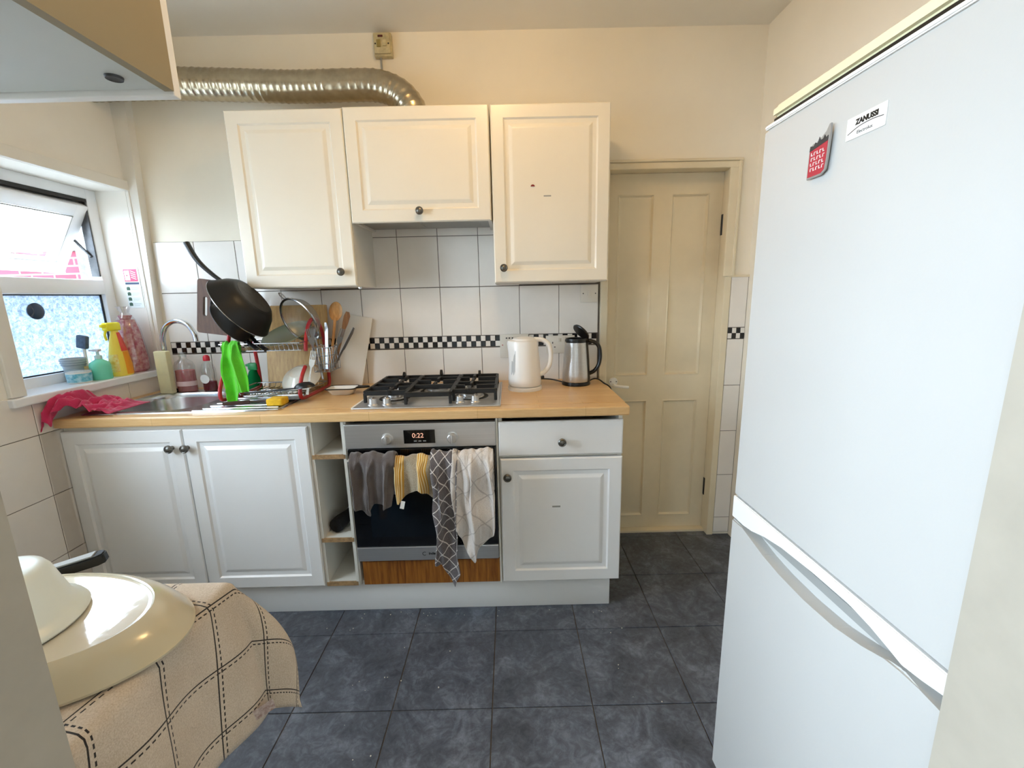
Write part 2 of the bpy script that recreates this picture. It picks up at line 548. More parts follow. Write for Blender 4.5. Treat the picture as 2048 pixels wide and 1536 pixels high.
px, py = .333, .339
for i in range(-4, 7):
    for j in range(-4, 4):
        x0, x1 = 1.06 + i * px, 1.06 + (i + 1) * px
        y1, y0 = -.688 - (j - 1) * py, -.688 - j * py
        x0, x1 = max(x0, LX), min(x1, RX); y0, y1 = max(y0, FY1), min(y1, .06)
        if x1 - x0 < .02 or y1 - y0 < .02: continue
        if y0 > -.45 and x1 < 2.15: continue
        tile_obj('floor_tile', floor, m_floor, x1 - x0 - .0035, y1 - y0 - .0035, .004, .001, ((x0 + x1) / 2, (y0 + y1) / 2, 0), 'z')

# ---- back wall tiles
TX, TW = 1.0737, .198
rows = [(.862, 1.083), (1.145, 1.3875), (1.3885, 1.632), (1.632, 1.875)]
G = .0026
def wall_tile(x0, x1, z0, z1, m=m_tile, d=.007, bev=.0012, name='wall_tile', proud=None):
    w, h = x1 - x0 - G, z1 - z0 - G
    if w < .008 or h < .008: return
    t = random.uniform(-.0006, .0006) if proud is None else proud
    tile_obj(name, wall_back, m, w, h, d, bev, ((x0 + x1) / 2, -d - t, (z0 + z1) / 2), '-y')
XR = 2.268
for ri, (z0, z1) in enumerate(rows):
    for k in range(-6, 7):
        x0, x1 = TX + k * TW, TX + (k + 1) * TW
        x0, x1 = max(x0, .085), min(x1, XR)
        if x1 - x0 < .012: continue
        if ri == 2 and not (x0 < .70 or (x1 > 1.10 and x0 < 1.80)): continue
        if ri == 3:
            if x1 < 1.15 or x0 > 1.755: continue
            z1 = 1.70
        wall_tile(x0, x1, z0, z1)
# chequered border: two rows of small chips
cw = .0246
n = int((XR - .09) / cw)
for i in range(n):
    for r in range(2):
        x0 = .09 + i * cw; z0 = 1.0885 + r * .0275
        o = tile_obj('border_chip', wall_back, m_tile_b if (i + r) % 2 == 0 else m_tile, cw - .0016, .0259, .008, .0006, (x0 + cw / 2, -.008, z0 + .0137), '-y')
# tiles right of the inner door
for z0, z1 in ((0.015, .105), (.105, .357), (.357, .606), (.606, .855), (.855, 1.097), (1.156, 1.409)):
    wall_tile(2.925, RX - .001, z0, z1)
for i in range(4):
    for r in range(2):
        x0 = 2.926 + i * .0215; z0 = 1.0995 + r * .0275
        tile_obj('border_chip', wall_back, m_tile_b if (i + r) % 2 else m_tile, .0199, .0259, .008, .0006, (x0 + .0107, -.008, z0 + .0137), '-y')
# ---- left wall tiles (below the sill)
yj = [-.652 - .2085 * 2, -.652 - .2085, -.652, -.4435, -.235, -.0265]
for y0, y1 in zip(yj, yj[1:]):
    for z0, z1 in ((.865, .984), (.621, .865), (.377, .621), (.133, .377), (.01, .133)):
        if y0 > -.60 and z1 < .9: continue
        if y0 < -.5 and z0 > .8: z1 = .984 if y0 > -.66 else 1.02
        tile_obj('wall_tile', wall_left, m_tile, y1 - y0 - G, z1 - z0 - G, .007, .0012, (LX + .007, (y0 + y1) / 2, (z0 + z1) / 2), 'x')
# narrow cut tiles at the unit's side
for z0, z1 in ((.621, .865), (.377, .621), (.133, .377)):
    tile_obj('wall_tile', wall_left, m_tile, .06, z1 - z0 - G, .007, .0012, (LX + .007, -.620, (z0 + z1) / 2), 'x')

# grout beds behind the tiles
part('grout_bed', join(bx(.086, XR, -.0045, .001, .863, 1.632), bx(1.15, 1.756, -.0045, .001, 1.632, 1.70), bx(2.926, RX, -.0045, .001, .015, 1.409)), m_grout, wall_back, False)
part('grout_bed', join(bx(LX - .001, LX + .0045, yj[0], -.0265, .863, .984), bx(LX - .001, LX + .0045, yj[0], -.588, .01, .863)), m_grout, wall_left, False)
# ---- trims
struct('trim_1', xf(prism([(LX, 0.0), (.052, 0.0), (.108, 1.59), (LX, 1.59)], .040), T(0, -.040, 0.918) @ XZ), m_arch, 'painted pipe boxing up the back left corner', 'boxing')
w_ = .052
struct('trim_2', join(bx(LX, LX + .016, WY0 - w_, WY1 + .028, WZ1, WZ1 + .045, .003), bx(LX, LX + .016, WY0 - w_, WY0, WZ0 + .02, WZ1, .003), bx(LX, LX + .016, WY1, WY1 + .028, WZ0 + .02, WZ1, .003)),
       m_arch, 'white painted architrave round the window', 'architrave')
# door architrave: moulded, on the right only down to the tiles
da = join(bx(DX0 - .03, DX1 + .028, -.018, .0, DZ - .018, DZ + .012, .004), bx(DX0 - .03, DX1 + .034, -.026, -.0, DZ + .012, DZ + .024, .004), bx(DX1 - .022, DX1 + .02, -.018, .0, 1.41, DZ - .016, .004), bx(DX1 + .016, DX1 + .03, -.024, .0, 1.41, DZ + .012, .004), bx(2.9, RX, -.012, 0, 1.405, 1.416, .002),
          bx(DX0 - .035, DX0 + .002, -.02, 0, .0, DZ - .016, .004), bx(DX1 - .010, DX1 + .024, -.010, .0, 0.0, 1.41, .003))
struct('trim_3', da, m_gloss, 'cream moulded architrave round the inner door', 'architrave')

# ---- inner door: four panels, hinges, lever handle
door = thing('door_1', (2.6, .075, 0), 'old cream four-panel inner door with black hinges', 'door', kind='structure')
dx0, dx1, dy = DX0 + .006, DX1 - .009, .072
def door_panel_bm():
    bm = bmesh.new()
    xs = [dx0, 2.366, 2.552, 2.634, 2.826, dx1]
    zs = [.012, .082, .767, .90, 1.82, 1.915]
    vg = {(i, j): bm.verts.new((xs[i], dy, zs[j])) for i in range(6) for j in range(6)}
    for i in range(5):
        for j in range(5):
            if i in (1, 3) and j in (1, 3): continue
            bm.faces.new([vg[k] for k in ((i, j), (i + 1, j), (i + 1, j + 1), (i, j + 1))])
    for i in (1, 3):
        for j in (1, 3):
            x0, x1, z0, z1 = xs[i], xs[i + 1], zs[j], zs[j + 1]
            prev = [vg[(i, j)], vg[(i + 1, j)], vg[(i + 1, j + 1)], vg[(i, j + 1)]]
            for ins, y in ((.006, -.002), (.014, .010), (.022, .011)):
                cur = [bm.verts.new(p) for p in ((x0 + ins, dy + y, z0 + ins), (x1 - ins, dy + y, z0 + ins), (x1 - ins, dy + y, z1 - ins), (x0 + ins, dy + y, z1 - ins))]
                for k in range(4): bm.faces.new((prev[k], prev[(k + 1) % 4], cur[(k + 1) % 4], cur[k]))
                prev = cur
            bm.faces.new(prev)
    b2 = bx(dx0, dx1, dy + .015, dy + .04, .012, 1.915)
    return join(bm, b2)
part('door_leaf', door_panel_bm(), m_gloss, door, False)
for z in (1.665, .26):
    part('hinge', join(bx(dx1 - .002, dx1 + .007, dy - .012, dy + .004, z - .05, z + .05, .002), xf(lathe([(0, 0), (.006, 0), (.006, .1), (0, .1)], 10), T(dx1 + .003, dy - .010, z - .05))), m_black, door, label='black painted hinge')
hd = part('door_handle', join(xf(lathe([(0, 0), (.024, 0), (.022, .008), (0, .009)], 20), T(2.365, dy, .872) @ R(90, 'X')), tube(crom([(2.365, dy, .858), (2.365, .03, .858), (2.385, .022, .856), (2.435, .022, .850)], 5), .008, 8)), m_white, door, label='white lever handle on a round rose')
for s_ in (-1, 1):
    part('screw', xf(lathe([(0, 0), (.003, 0), (.002, .002), (0, .002)], 8), T(2.365 + s_ * .015, dy - .0085, .874) @ R(90, 'X')), m_black, hd)
struct('trim_4', join(bx(DX0, DX0 + .005, .0, .2, 0, DZ), bx(DX1 - .008, DX1, .0, .2, 0, DZ), bx(DX0, DX1, .0, .2, DZ - .014, DZ), bx(DX0, DX1, .03, .2, 0, .011)), m_gloss, 'cream lining of the inner door frame', 'door frame')

# ---- window
win = thing('window_1', (-.13, -.355, 1.0), 'white plastic window, top sash pushed open above frosted glass', 'window', kind='structure')
FX0, FX1 = -.17, -.11
fw = .052
part('outer_frame', join(bx(FX0, FX1, WY0, WY0 + fw, WZ0, WZ1, .004), bx(FX0, FX1, WY1 - fw, WY1, WZ0, WZ1, .004), bx(FX0, FX1, WY0 + fw - .002, WY1 - fw + .002, WZ1 - .045, WZ1, .004), bx(FX0, FX1, WY0 + fw - .002, WY1 - fw + .002, WZ0, 1.058, .004)), m_upvc, win)
part('transom', bx(FX0, FX1 + .004, WY0 + fw - .002, WY1 - fw + .002, 1.388, 1.455, .006), m_upvc, win)
lp = part('lower_pane', bx(-.143, -.137, WY0 + fw, WY1 - fw, 1.058, 1.388), m_frost, win, False, 'obscured patterned glass')
part('glazing_seal', join(bx(-.136, -.130, WY0 + fw, WY0 + fw + .006, 1.058, 1.388), bx(-.136, -.130, WY1 - fw - .006, WY1 - fw, 1.058, 1.388), bx(-.136, -.130, WY0 + fw, WY1 - fw, 1.058, 1.063), bx(-.136, -.130, WY0 + fw, WY1 - fw, 1.383, 1.388)), m_black, win, False, 'black rubber seal')
vent = part('glass_vent', xf(join(lathe([(0, .0), (.032, 0), (.034, .006), (.026, .012), (.012, .014), (0, .014)], 20)), T(-.136, -.404, 1.32) @ R(90, 'Y')), mat('dark_blue_vent_plastic', (40, 58, 80), .3), win, label='round dark blue plastic vent')
part('pull_cord_ring', xf(tube([(0.026 * math.cos(t * PI / 8), .026 * math.sin(t * PI / 8), 0) for t in range(16)], .004, 6, True), T(-.126, -.445, 1.322) @ R(90, 'Y')), m_film, vent)
# top hung sash, hinged at the head and pushed out at the bottom
sy0, sy1, sh = WY0 + fw + .004, WY1 - fw - .004, .340
SM = T(-.128, 0, 1.795) @ R(31, 'Y')
def sbox(x0, x1, y0, y1, z0, z1, b=.004): return bx(x0, x1, y0, y1, z0, z1, b)
sm_ = join(sbox(-.025, .03, sy0, sy0 + .055, -sh, 0), sbox(-.025, .03, sy1 - .055, sy1, -sh, 0), sbox(-.025, .03, sy0 + .05, sy1 - .05, -.055, 0), sbox(-.025, .03, sy0 + .05, sy1 - .05, -sh, -sh + .055))
sash = part('top_sash', xf(sm_, SM), m_upvc, win)
part('sash_pane', xf(bx(0, .005, sy0 + .054, sy1 - .054, -sh + .054, -.054), SM), m_pane, sash, False)
part('sash_seal', xf(join(bx(.024, .0315, sy0 + .054, sy1 - .054, -.060, -.056), bx(.024, .0315, sy0 + .054, sy1 - .054, -sh + .056, -sh + .060), bx(.024, .0315, sy1 - .060, sy1 - .056, -sh + .056, -.056), bx(.024, .0315, sy0 + .056, sy0 + .06, -sh + .056, -.056)), SM), m_fridge_g, sash, False)
part('sash_handle', xf(join(bx(.03, .045, -.40, -.365, -sh + .012, -sh + .045, .004), bx(.042, .056, -.392, -.374, -sh + .02, -sh + .11, .004)), SM), m_upvc, sash)
part('head_gasket', bx(-.150, -.1085, sy0 + .01, sy1 - .0, 1.800, 1.815), m_black, win, False, 'black gasket above the sash')
part('friction_stay', join(bx(-.150, -.112, WY1 - fw - .008, WY1 - fw - .002, 1.47, 1.812, .001), tube([(-.13, WY1 - fw - .012, 1.56), (-.215, WY1 - fw - .012, 1.665)], .006, 6), tube([(-.13, WY1 - fw - .012, 1.80), (-.20, WY1 - fw - .012, 1.685)], .006, 6)), m_panb, win, label='dark metal stay')
sill = struct('trim_5', bx(FX1 - .005, .058, WY0 - .06, WY1 + .022, .985, 1.018, .005), m_upvc, 'white window sill crowded with bottles', 'window sill')

# outside: what the open sash shows
struct('ground', bx(-12, -.25, -8, 8, -.4, -.3), mat('outdoor_paving', (150, 148, 142), .9, var=.3), 'pale yard paving outside the window', 'paving')
def brick_mat():
    s = NT('weathered_pink_brick')
    br = s.n('ShaderNodeTexBrick')
    for k, v in (('Scale', 1.0), ('Mortar Size', .008), ('Brick Width', .22), ('Row Height', .075)): br.inputs[k].default_value = v
    br.inputs['Color1'].default_value = (*lin((112, 36, 50)), 1); br.inputs['Color2'].default_value = (*lin((88, 24, 38)), 1); br.inputs['Mortar'].default_value = (*lin((112, 98, 94)), 1)
    mp = s.pos(); sp = s.n('ShaderNodeSeparateXYZ'); cb = s.n('ShaderNodeCombineXYZ')
    s.l(mp, sp.inputs[0]); s.l(sp.outputs[0], cb.inputs[0]); s.l(sp.outputs[2], cb.inputs[1]); s.l(cb.outputs[0], br.inputs['Vector'])
    s.set(col=br.outputs['Color'], rough=.9)
    return s.m
gw = thing('garden_wall', (-2.0, 2.3, -.3), 'weathered pink brick yard wall glimpsed through the open sash', 'wall')
part('brickwork', bx(-3.6, -1.5, 2.2, 2.42, -.3, 1.86), brick_mat(), gw, False)
part('render_pier', bx(-2.33, -1.7, 2.14, 2.2, -.3, 2.06), mat('grey_render', (84, 80, 76), .9, var=.4, vs_=20), gw, False)
part('coping', bx(-3.65, -2.34, 2.17, 2.45, 1.86, 1.90, .01), mat('coping_stone', (100, 96, 90), .9, var=.3), gw, False)

# ------------------------------------------------------------------ fitted units
YF = -.585                                  # base door fronts
DP = lambda y, t=.018: [(0, y + t), (0, y + .004), (.004, y), (.050, y), (.056, y + .0065), (.072, y + .0075), (.086, y + .0015), (.090, y + .001)]
def knob(x, y, z, parent, m=m_pewter):
    b = lathe([(0, 0), (.0085, 0), (.0065, .005), (.006, .010), (.012, .014), (.0165, .019), (.0165, .024), (.0125, .028), (.0105, .0265), (.006, .029), (0, .030)], 20)
    return part('knob', xf(b, T(x, y, z) @ R(90, 'X')), m, parent, label='round pewter knob')

def raised_door(x0, x1, z0, z1, y, m, parent, name='door'):
    return part(name, ring_panel(x0, x1, z0, z1, DP(y)), m, parent, False)

# plinth
solo('plinth', bx(.12, 2.222, -.545, -.527, .0, .146, .002), m_lam, 'long white plinth board under the base units', 'plinth')
# sink cabinet
sc_ = thing('sink_cabinet', (.52, -.3, .146), 'white two-door base cabinet under the sink beside the tiled wall', 'cabinet')
part('body', join(bx(.040, .056, -.565, -.01, .146, .870), bx(.990, 1.006, -.565, -.01, .146, .870), bx(.056, .990, -.565, -.01, .146, .162), bx(.056, .990, -.565, -.545, .84, .870)), m_carc, sc_, False)
for x0, x1, kx in ((.040, .513, .470), (.518, 1.006, .531)):
    d = raised_door(x0, x1, .150, .853, YF, m_lam, sc_)
    knob(kx, YF, .780, d)
# open shelf unit
os_ = thing('open_shelf_unit', (1.078, -.3, .146), 'narrow open white shelf unit between the sink doors and the oven', 'shelves')
part('side_panel', bx(1.0075, 1.020, -.575, -.02, .146, .870), m_carc, os_, False)
part('side_panel', bx(1.136, 1.148, -.575, -.02, .146, .870), m_carc, os_, False)
part('back_panel', bx(1.020, 1.136, -.02, -.012, .146, .870), m_carc, os_, False)
for z in (.715, .350, .146):
    sh_ = part('shelf', bx(1.020, 1.136, -.570, -.02, z, z + .016), m_carc, os_, False)
    part('raw_edge', bx(1.012, 1.144, -.578, -.5702, z - .001, z + .016), m_chip, sh_, False, 'raw chipboard edge')
solo('umbrella_cover', tube(crom([(1.096, -.24, .400), (1.092, -.36, .401), (1.072, -.46, .400), (1.056, -.535, .399)], 5), lambda t: .028 + .004 * math.sin(t * 9) , 12), mat('black_fabric', (10, 10, 11), .95, bump=1, bs=90), 'black fabric bundle lying on the middle open shelf', 'fabric bundle')
# oven housing
oh = thing('oven_housing', (1.452, -.3, .142), 'built-in oven housing with a stained orange-brown wood fascia', 'cabinet')
part('side_panel', bx(1.1485, 1.156, -.57, -.02, .142, .868), m_carc, oh, False)
part('side_panel', bx(1.7485, 1.756, -.578, -.02, .142, .868), m_carc, oh, False)
part('base_board', bx(1.156, 1.7485, -.56, -.02, .142, .156), m_carc, oh, False)
part('fascia', bx(1.168, 1.7485, -.572, -.5602, .143, .252, .002), m_fascia, oh, False, 'stained orange-brown wood strip under the oven')
# oven
ov = thing('oven', (1.452, -.3, .258), 'built-in stainless steel single oven with black glass door', 'oven')
OX0, OX1 = 1.153, 1.748
part('body', bx(OX0 + .012, OX1 - .008, -.555, -.06, .258, .845), m_black, ov, False)
cp = part('control_panel', bx(OX0, OX1, -.588, -.555, .757, .857, .003), m_steel, ov, False, 'brushed steel control panel')
dsp = part('display', bx(1.386, 1.509, -.591, -.5875, .776, .831, .001), m_glassb, cp, False)
text('0:22', .027, emis('amber_digits', (255, 190, 160), .45), 'display_digits', cp, T(1.442, -.5915, .808) @ R(90, 'X'))
for i in range(3):
    part('display_icon', bx(1.425 + i * .018, 1.437 + i * .018, -.5914, -.5908, .784, .788), m_fridge_g, cp, False)
for x in (1.321, 1.577):
    kb = part('dial', xf(lathe([(0, 0), (.0235, 0), (.0235, .003), (.019, .004), (.0185, .020), (.016, .022), (0, .022)], 28), T(x, -.588, .797) @ R(90, 'X')), m_steel, cp, label='round steel dial')
    part('grip', bx(x - .0045, x + .0045, -.622, -.609, .779, .815, .002), m_steel, kb)
od = part('oven_door', bx(OX0 + .004, OX1 - .002, -.585, -.558, .326, .754, .003), m_glassb, ov, False, 'black glass oven door')
part('inner_window', bx(1.225, 1.675, -.5862, -.5852, .372, .66), mat('tinted_oven_window', (16, 24, 31), .08, var=.5, vs_=9), od, False)
bs_ = part('bottom_strip', bx(OX0 + .004, OX1 - .002, -.587, -.558, .262, .325, .003), m_steel, ov, False, 'brushed steel strip with a maker\'s mark')
text('indesit', .016, m_black, 'maker_lettering', bs_, T(1.475, -.5875, .293) @ R(90, 'X'), bold=.0004)
part('maker_emblem', xf(tube([(.0075 * math.cos(t * PI / 8), .0075 * math.sin(t * PI / 8), 0) for t in range(2, 15)], .0011, 5), T(1.436, -.5875, .293) @ R(90, 'X') @ R(0, 'Z')), m_black, bs_)
hb = part('door_handle', join(tube([(1.172, -.628, .722), (1.73, -.628, .722)], .009, 12), bx(1.19, 1.205, -.628, -.584, .715, .729, .002), bx(1.697, 1.712, -.628, -.584, .715, .729, .002)), m_steel, od, label='steel bar handle')
# drawer cabinet
dc = thing('drawer_cabinet', (2.005, -.3, .146), 'white base cabinet with one drawer over a raised-panel door', 'cabinet')
part('body', join(bx(1.7575, 1.773, -.565, -.01, .146, .870), bx(2.237, 2.252, -.565, -.01, .146, .870), bx(1.773, 2.237, -.565, -.01, .146, .162), bx(1.773, 2.237, -.02, -.01, .162, .870), bx(1.773, 2.237, -.565, -.545, .70, .713)), m_carc, dc, False)
dr = part('drawer', ring_panel(1.758, 2.252, .711, .852, [(0, YF + .018), (0, YF + .005), (.005, YF), (.006, YF)]), m_lam, dc, False)
knob(2.008, YF, .770, dr)
dd = raised_door(1.762, 2.252, .150, .699, YF, m_lam, dc)
knob(1.790, YF, .627, dd)
part('sticker', bx(1.970, 2.003, YF + .0004, YF + .0012, .486, .493), m_fridge_g, dd, False, 'tiny grey printed sticker')

# worktop with a cut-out for the sink
WZ = .910
SX0, SX1, SY0, SY1 = .10, .885, -.548, -.085
solo('worktop', join(bx(.038, 2.272, -.600, SY0 + .02, .872, WZ, .006), bx(.038, SX0 + .02, SY0 + .018, -.009, .872, WZ), bx(SX0 + .02, SX1 - .02, SY1 - .02, -.009, .872, WZ), bx(SX1 - .02, 2.270, SY0 + .0195, -.009, .872, WZ)),
     m_work, 'pale beech block worktop running along the back wall', 'worktop', smooth=False)

# ---- sink
sk = thing('sink', (.49, -.31, WZ), 'stainless steel inset sink with drainer at the left end of the worktop', 'sink')
def sink_bm():
    bm = bmesh.new()
    cx, cy = .315, -.335
    bowl = []
    for t in range(64):
        a = 2 * PI * t / 64
        c_, s_ = math.cos(a), math.sin(a)
        k = (abs(c_) ** 3.4 + abs(s_) ** 3.4) ** (-1 / 3.4)
        bowl.append((c_ * k, s_ * k))
    def loop(hw, hh, z): return [bm.verts.new((cx + p[0] * hw, cy + p[1] * hh, z)) for p in bowl]
    outer = []
    for p in bowl:
        tx = ((SX1 if p[0] > 0 else SX0) - cx) / p[0] if abs(p[0]) > 1e-6 else 1e9
        ty = ((SY1 if p[1] > 0 else SY0) - cy) / p[1] if abs(p[1]) > 1e-6 else 1e9
        t = min(tx, ty)
        outer.append((cx + p[0] * t, cy + p[1] * t))
    skirt = [bm.verts.new((x, y, WZ)) for x, y in outer]
    rim = [bm.verts.new((x + (cx - x) * .008, y + (cy - y) * .01, WZ + .0045)) for x, y in outer]
    L = [skirt, rim, loop(.190, .185, WZ + .0045), loop(.185, .180, WZ + .002), loop(.178, .173, WZ - .02), loop(.165, .160, WZ - .12), loop(.14, .135, WZ - .145), loop(.04, .04, WZ - .15)]
    for A, B in zip(L, L[1:]):
        for i in range(64):
            bm.faces.new((A[i], A[(i + 1) % 64], B[(i + 1) % 64], B[i]))
    bm.faces.new(L[-1])
    return bm
part('bowl', sink_bm(), m_steel_s, sk, angle=50)
for i in range(9):
    y = -.500 + i * .045
    part('drainer_rib', tube([(.555, y, WZ + .003), (.862, y, WZ + .0046)], .0042, 8), m_steel_s, sk)
part('drainer_lip', tube(crom([(.54, SY0 + .008, WZ + .005), (.878, SY0 + .008, WZ + .005), (.878, SY1 - .008, WZ + .005)], 1), .004, 8), m_steel_s, sk)
part('overflow', join(*[xf(lathe([(0, 0), (.0045, 0), (0, .0015)], 8), T(.47 + .006 - .002 * abs(k), -.335 + k * .014, WZ - .035) @ R(-97, 'Y')) for k in (-1, 0, 1)]), m_black, sk)
part('waste', xf(lathe([(0, .001), (.02, .002), (.036, .0035), (.038, .0), ], 24), T(.315, -.335, WZ - .149)), m_chrome, sk)
tp = thing('kitchen_tap', (.135, -.115, WZ + .0045), 'chrome kitchen tap with a tall curved swan-neck spout', 'tap')
part('spout', tube(crom([(.135, -.115, .93), (.135, -.115, 1.10), (.140, -.12, 1.165), (.165, -.13, 1.22), (.21, -.145, 1.250), (.265, -.165, 1.258), (.32, -.185, 1.24), (.352, -.197, 1.20), (.358, -.2, 1.165)], 6), .0115, 12), m_chrome, tp)
part('base', xf(lathe([(0, 0), (.026, 0), (.026, .006), (.019, .012), (.019, .06), (.014, .066), (0, .066)], 24), T(.135, -.115, WZ + .0045)), m_chrome, tp)
part('lever', tube([(.148, -.12, .962), (.185, -.16, .985)], .006, 8), m_chrome, tp)
solo('sink_plug', xf(lathe([(0, .004), (.008, .010), (.010, .004), (.028, .003), (.034, .0), (.034, -.003), (0, -.003)], 24), T(.172, -.125, WZ + .008) @ S(1, .8, 1)), m_black, 'black round sink strainer left on the sink rim', 'sink strainer')

# ---- wall cabinets
YU = -.290
wc = thing('wall_cabinet', (.917, -.15, 1.394), 'cream wall cabinet left of the extractor, above the dish rack', 'cabinet', 'wall cabinets on the back wall')
part('body', join(bx(.682, .698, YU + .02, -.001, 1.394, 2.095), bx(1.139, 1.155, YU + .02, -.001, 1.394, 2.095), bx(.698, 1.139, YU + .02, -.001, 1.394, 1.410), bx(.698, 1.139, YU + .02, -.001, 2.079, 2.095), bx(.698, 1.139, -.008, -.001, 1.41, 2.079)), m_carc, wc, False)
d = raised_door(.679, 1.154, 1.396, 2.095, YU, m_lam_u, wc); knob(1.098, YU, 1.455, d)
part('catch', join(bx(1.150, 1.162, YU + .03, YU + .045, 1.384, 1.394, .002), xf(lathe([(0, 0), (.005, 0), (.006, .008), (0, .01)], 10), T(1.160, YU + .035, 1.388) @ R(90, 'X'))), m_chrome, wc)
wc = thing('wall_cabinet', (1.453, -.15, 1.653), 'short cream wall cabinet hiding the extractor above the hob', 'cabinet', 'wall cabinets on the back wall')
part('body', join(bx(1.158, 1.174, YU + .02, -.001, 1.655, 2.095), bx(1.732, 1.748, YU + .02, -.001, 1.655, 2.095), bx(1.174, 1.732, YU + .02, -.001, 2.079, 2.095), bx(1.174, 1.732, -.008, -.001, 1.67, 2.079)), m_carc, wc, False)
d = raised_door(1.159, 1.746, 1.653, 2.097, YU - .004, m_lam_u, wc); knob(1.449, YU - .004, 1.694, d)
part('extractor_hood', join(bx(1.175, 1.731, YU + .022, -.03, 1.664, 1.69), bx(1.21, 1.43, YU + .05, -.06, 1.661, 1.6645), bx(1.47, 1.69, YU + .05, -.06, 1.661, 1.6645)), m_fridge_g, wc, False, 'grey metal extractor underside')
wc = thing('wall_cabinet', (1.998, -.15, 1.394), 'cream wall cabinet next to the inner door, marked by a small red dot', 'cabinet', 'wall cabinets on the back wall')
part('body', join(bx(1.752, 1.768, YU + .02, -.001, 1.394, 2.095), bx(2.225, 2.241, YU + .02, -.001, 1.394, 2.095), bx(1.768, 2.225, YU + .02, -.001, 1.394, 1.410), bx(1.768, 2.225, YU + .02, -.001, 2.079, 2.095), bx(1.768, 2.225, -.008, -.001, 1.41, 2.079)), m_carc, wc, False)
d = raised_door(1.754, 2.243, 1.396, 2.097, YU, m_lam_u, wc); knob(1.794, YU, 1.456, d)
stk = part('sticker', xf(lathe([(0, 0), (.009, 0), (.007, .003), (0, .004)], 14, 0, PI), T(1.923, YU + .0012, 1.783) @ R(90, 'X')), mat('dark_red_enamel', (120, 20, 26), .3), d, label='small dark red dot sticker')
part('sticker', bx(1.968, 1.999, YU + .0006, YU + .0014, 1.743, 1.748), m_fridge_g, d, False, 'tiny grey printed sticker')

# ---- extractor duct
def duct_bm():
    path = crom([(-.02, -.135, 2.262), (.3, -.135, 2.264), (.6, -.13, 2.256), (.9, -.125, 2.245), (1.15, -.125, 2.246), (1.27, -.127, 2.240), (1.355, -.13, 2.208), (1.405, -.135, 2.155), (1.425, -.135, 2.10)], 60)
    out = [path[0]]; acc = 0; step = .0042; last = path[0]
    for p in path[1:]:
        acc += (p - last).length; last = p
        if acc >= step: out.append(p); acc = 0
    L = len(out)
    ph = lambda t: (t * L * step) / .024
    return tube(out, lambda t: .0605 + .0026 * (1 - 2 * abs((ph(t) % 1) - .5)) ** 3, 28, caps=False)
solo('extractor_duct', duct_bm(), m_alu, 'flexible corrugated metal duct running from the window wall into the cabinets', 'duct', angle=60)
# ---- fused spur near the ceiling
fs = thing('fused_spur', (1.276, 0, 2.405), 'grubby cream fused switch at the ceiling above the duct', 'switch')
m_ivory = mat('grubby_ivory_plastic', (206, 192, 150), .4, var=.35, vs_=40)
part('back_box', bx(1.236, 1.316, -.028, -.0, 2.402, 2.495, .003), m_ivory, fs)
pl = part('face_plate', bx(1.240, 1.312, -.036, -.028, 2.410, 2.492, .003), m_ivory, fs)
part('rocker', bx(1.278, 1.296, -.042, -.036, 2.437, 2.462, .002), m_ivory, pl)
part('fuse_carrier', bx(1.252, 1.270, -.040, -.036, 2.434, 2.464, .002), mat('olive_plastic', (150, 136, 80), .4), pl)
part('neon', bx(1.259, 1.281, -.038, -.036, 2.474, 2.482, .001), mat('dark_red_neon', (74, 14, 22), .3), pl)
for x in (1.246, 1.304): part('screw', xf(lathe([(0, 0), (.0035, 0), (.002, .002), (0, .002)], 8), T(x, -.036, 2.449) @ R(90, 'X')), m_black, pl)
part('cable', tube([(1.262, -.012, 2.403), (1.262, -.010, 2.30)], .0045, 8), m_fridge_g, fs)

# ---- sockets and switches on the tiles
m_socket = mat('white_socket_plastic', (226, 220, 208), .35)
sw = thing('wall_switch', (2.215, -.008, 1.30), 'single white wall switch under the right wall cabinet', 'switch')
pl = part('plate', bx(2.172, 2.257, -.016, -.008, 1.299, 1.384, .002), m_socket, sw)
part('rocker', bx(2.206, 2.222, -.021, -.016, 1.327, 1.357, .002), m_socket, pl)
for x in (2.184, 2.245): part('screw', xf(lathe([(0, 0), (.003, 0), (0, .0015)], 8), T(x, -.016, 1.342) @ R(90, 'X')), m_black, pl)
so = thing('double_socket', (2.07, -.008, 1.045), 'white double socket behind the two kettles', 'socket')
pl = part('plate', bx(1.996, 2.142, -.017, -.008, 1.046, 1.136, .002), m_socket, so)
for cx in (2.030, 2.106):
    for dx_, dz_, w2, h2 in ((0, .012, .004, .009), (-.011, -.010, .008, .004), (.011, -.010, .008, .004)):
        part('pin_hole', bx(cx + dx_ - w2 / 2, cx + dx_ + w2 / 2, -.0176, -.0168, 1.088 + dz_ - h2 / 2, 1.088 + dz_ + h2 / 2), m_black, pl, False)
for cx in (2.062, 2.084): part('rocker', bx(cx - .007, cx + .007, -.021, -.017, 1.105, 1.125, .0015), m_socket, pl)
for x in (2.006, 2.132): part('screw', xf(lathe([(0, 0), (.003, 0), (0, .0015)], 8), T(x, -.017, 1.091) @ R(90, 'X')), m_black, pl)
ck = thing('cooker_switch', (1.83, -.008, 1.05), 'white cooker switch with a red rocker behind the white kettle', 'switch')
pl = part('plate', bx(1.762, 1.908, -.018, -.008, 1.03, 1.148, .002), m_socket, ck)
part('red_rocker', bx(1.803, 1.826, -.024, -.018, 1.085, 1.112, .002), m_red, pl)
for x in (1.792, 1.806, 1.822): part('neon', bx(x, x + .008, -.0195, -.018, 1.126, 1.132), m_black, pl, False)
part('screw', xf(lathe([(0, 0), (.003, 0), (0, .0015)], 8), T(1.775, -.018, 1.094) @ R(90, 'X')), m_red, pl)

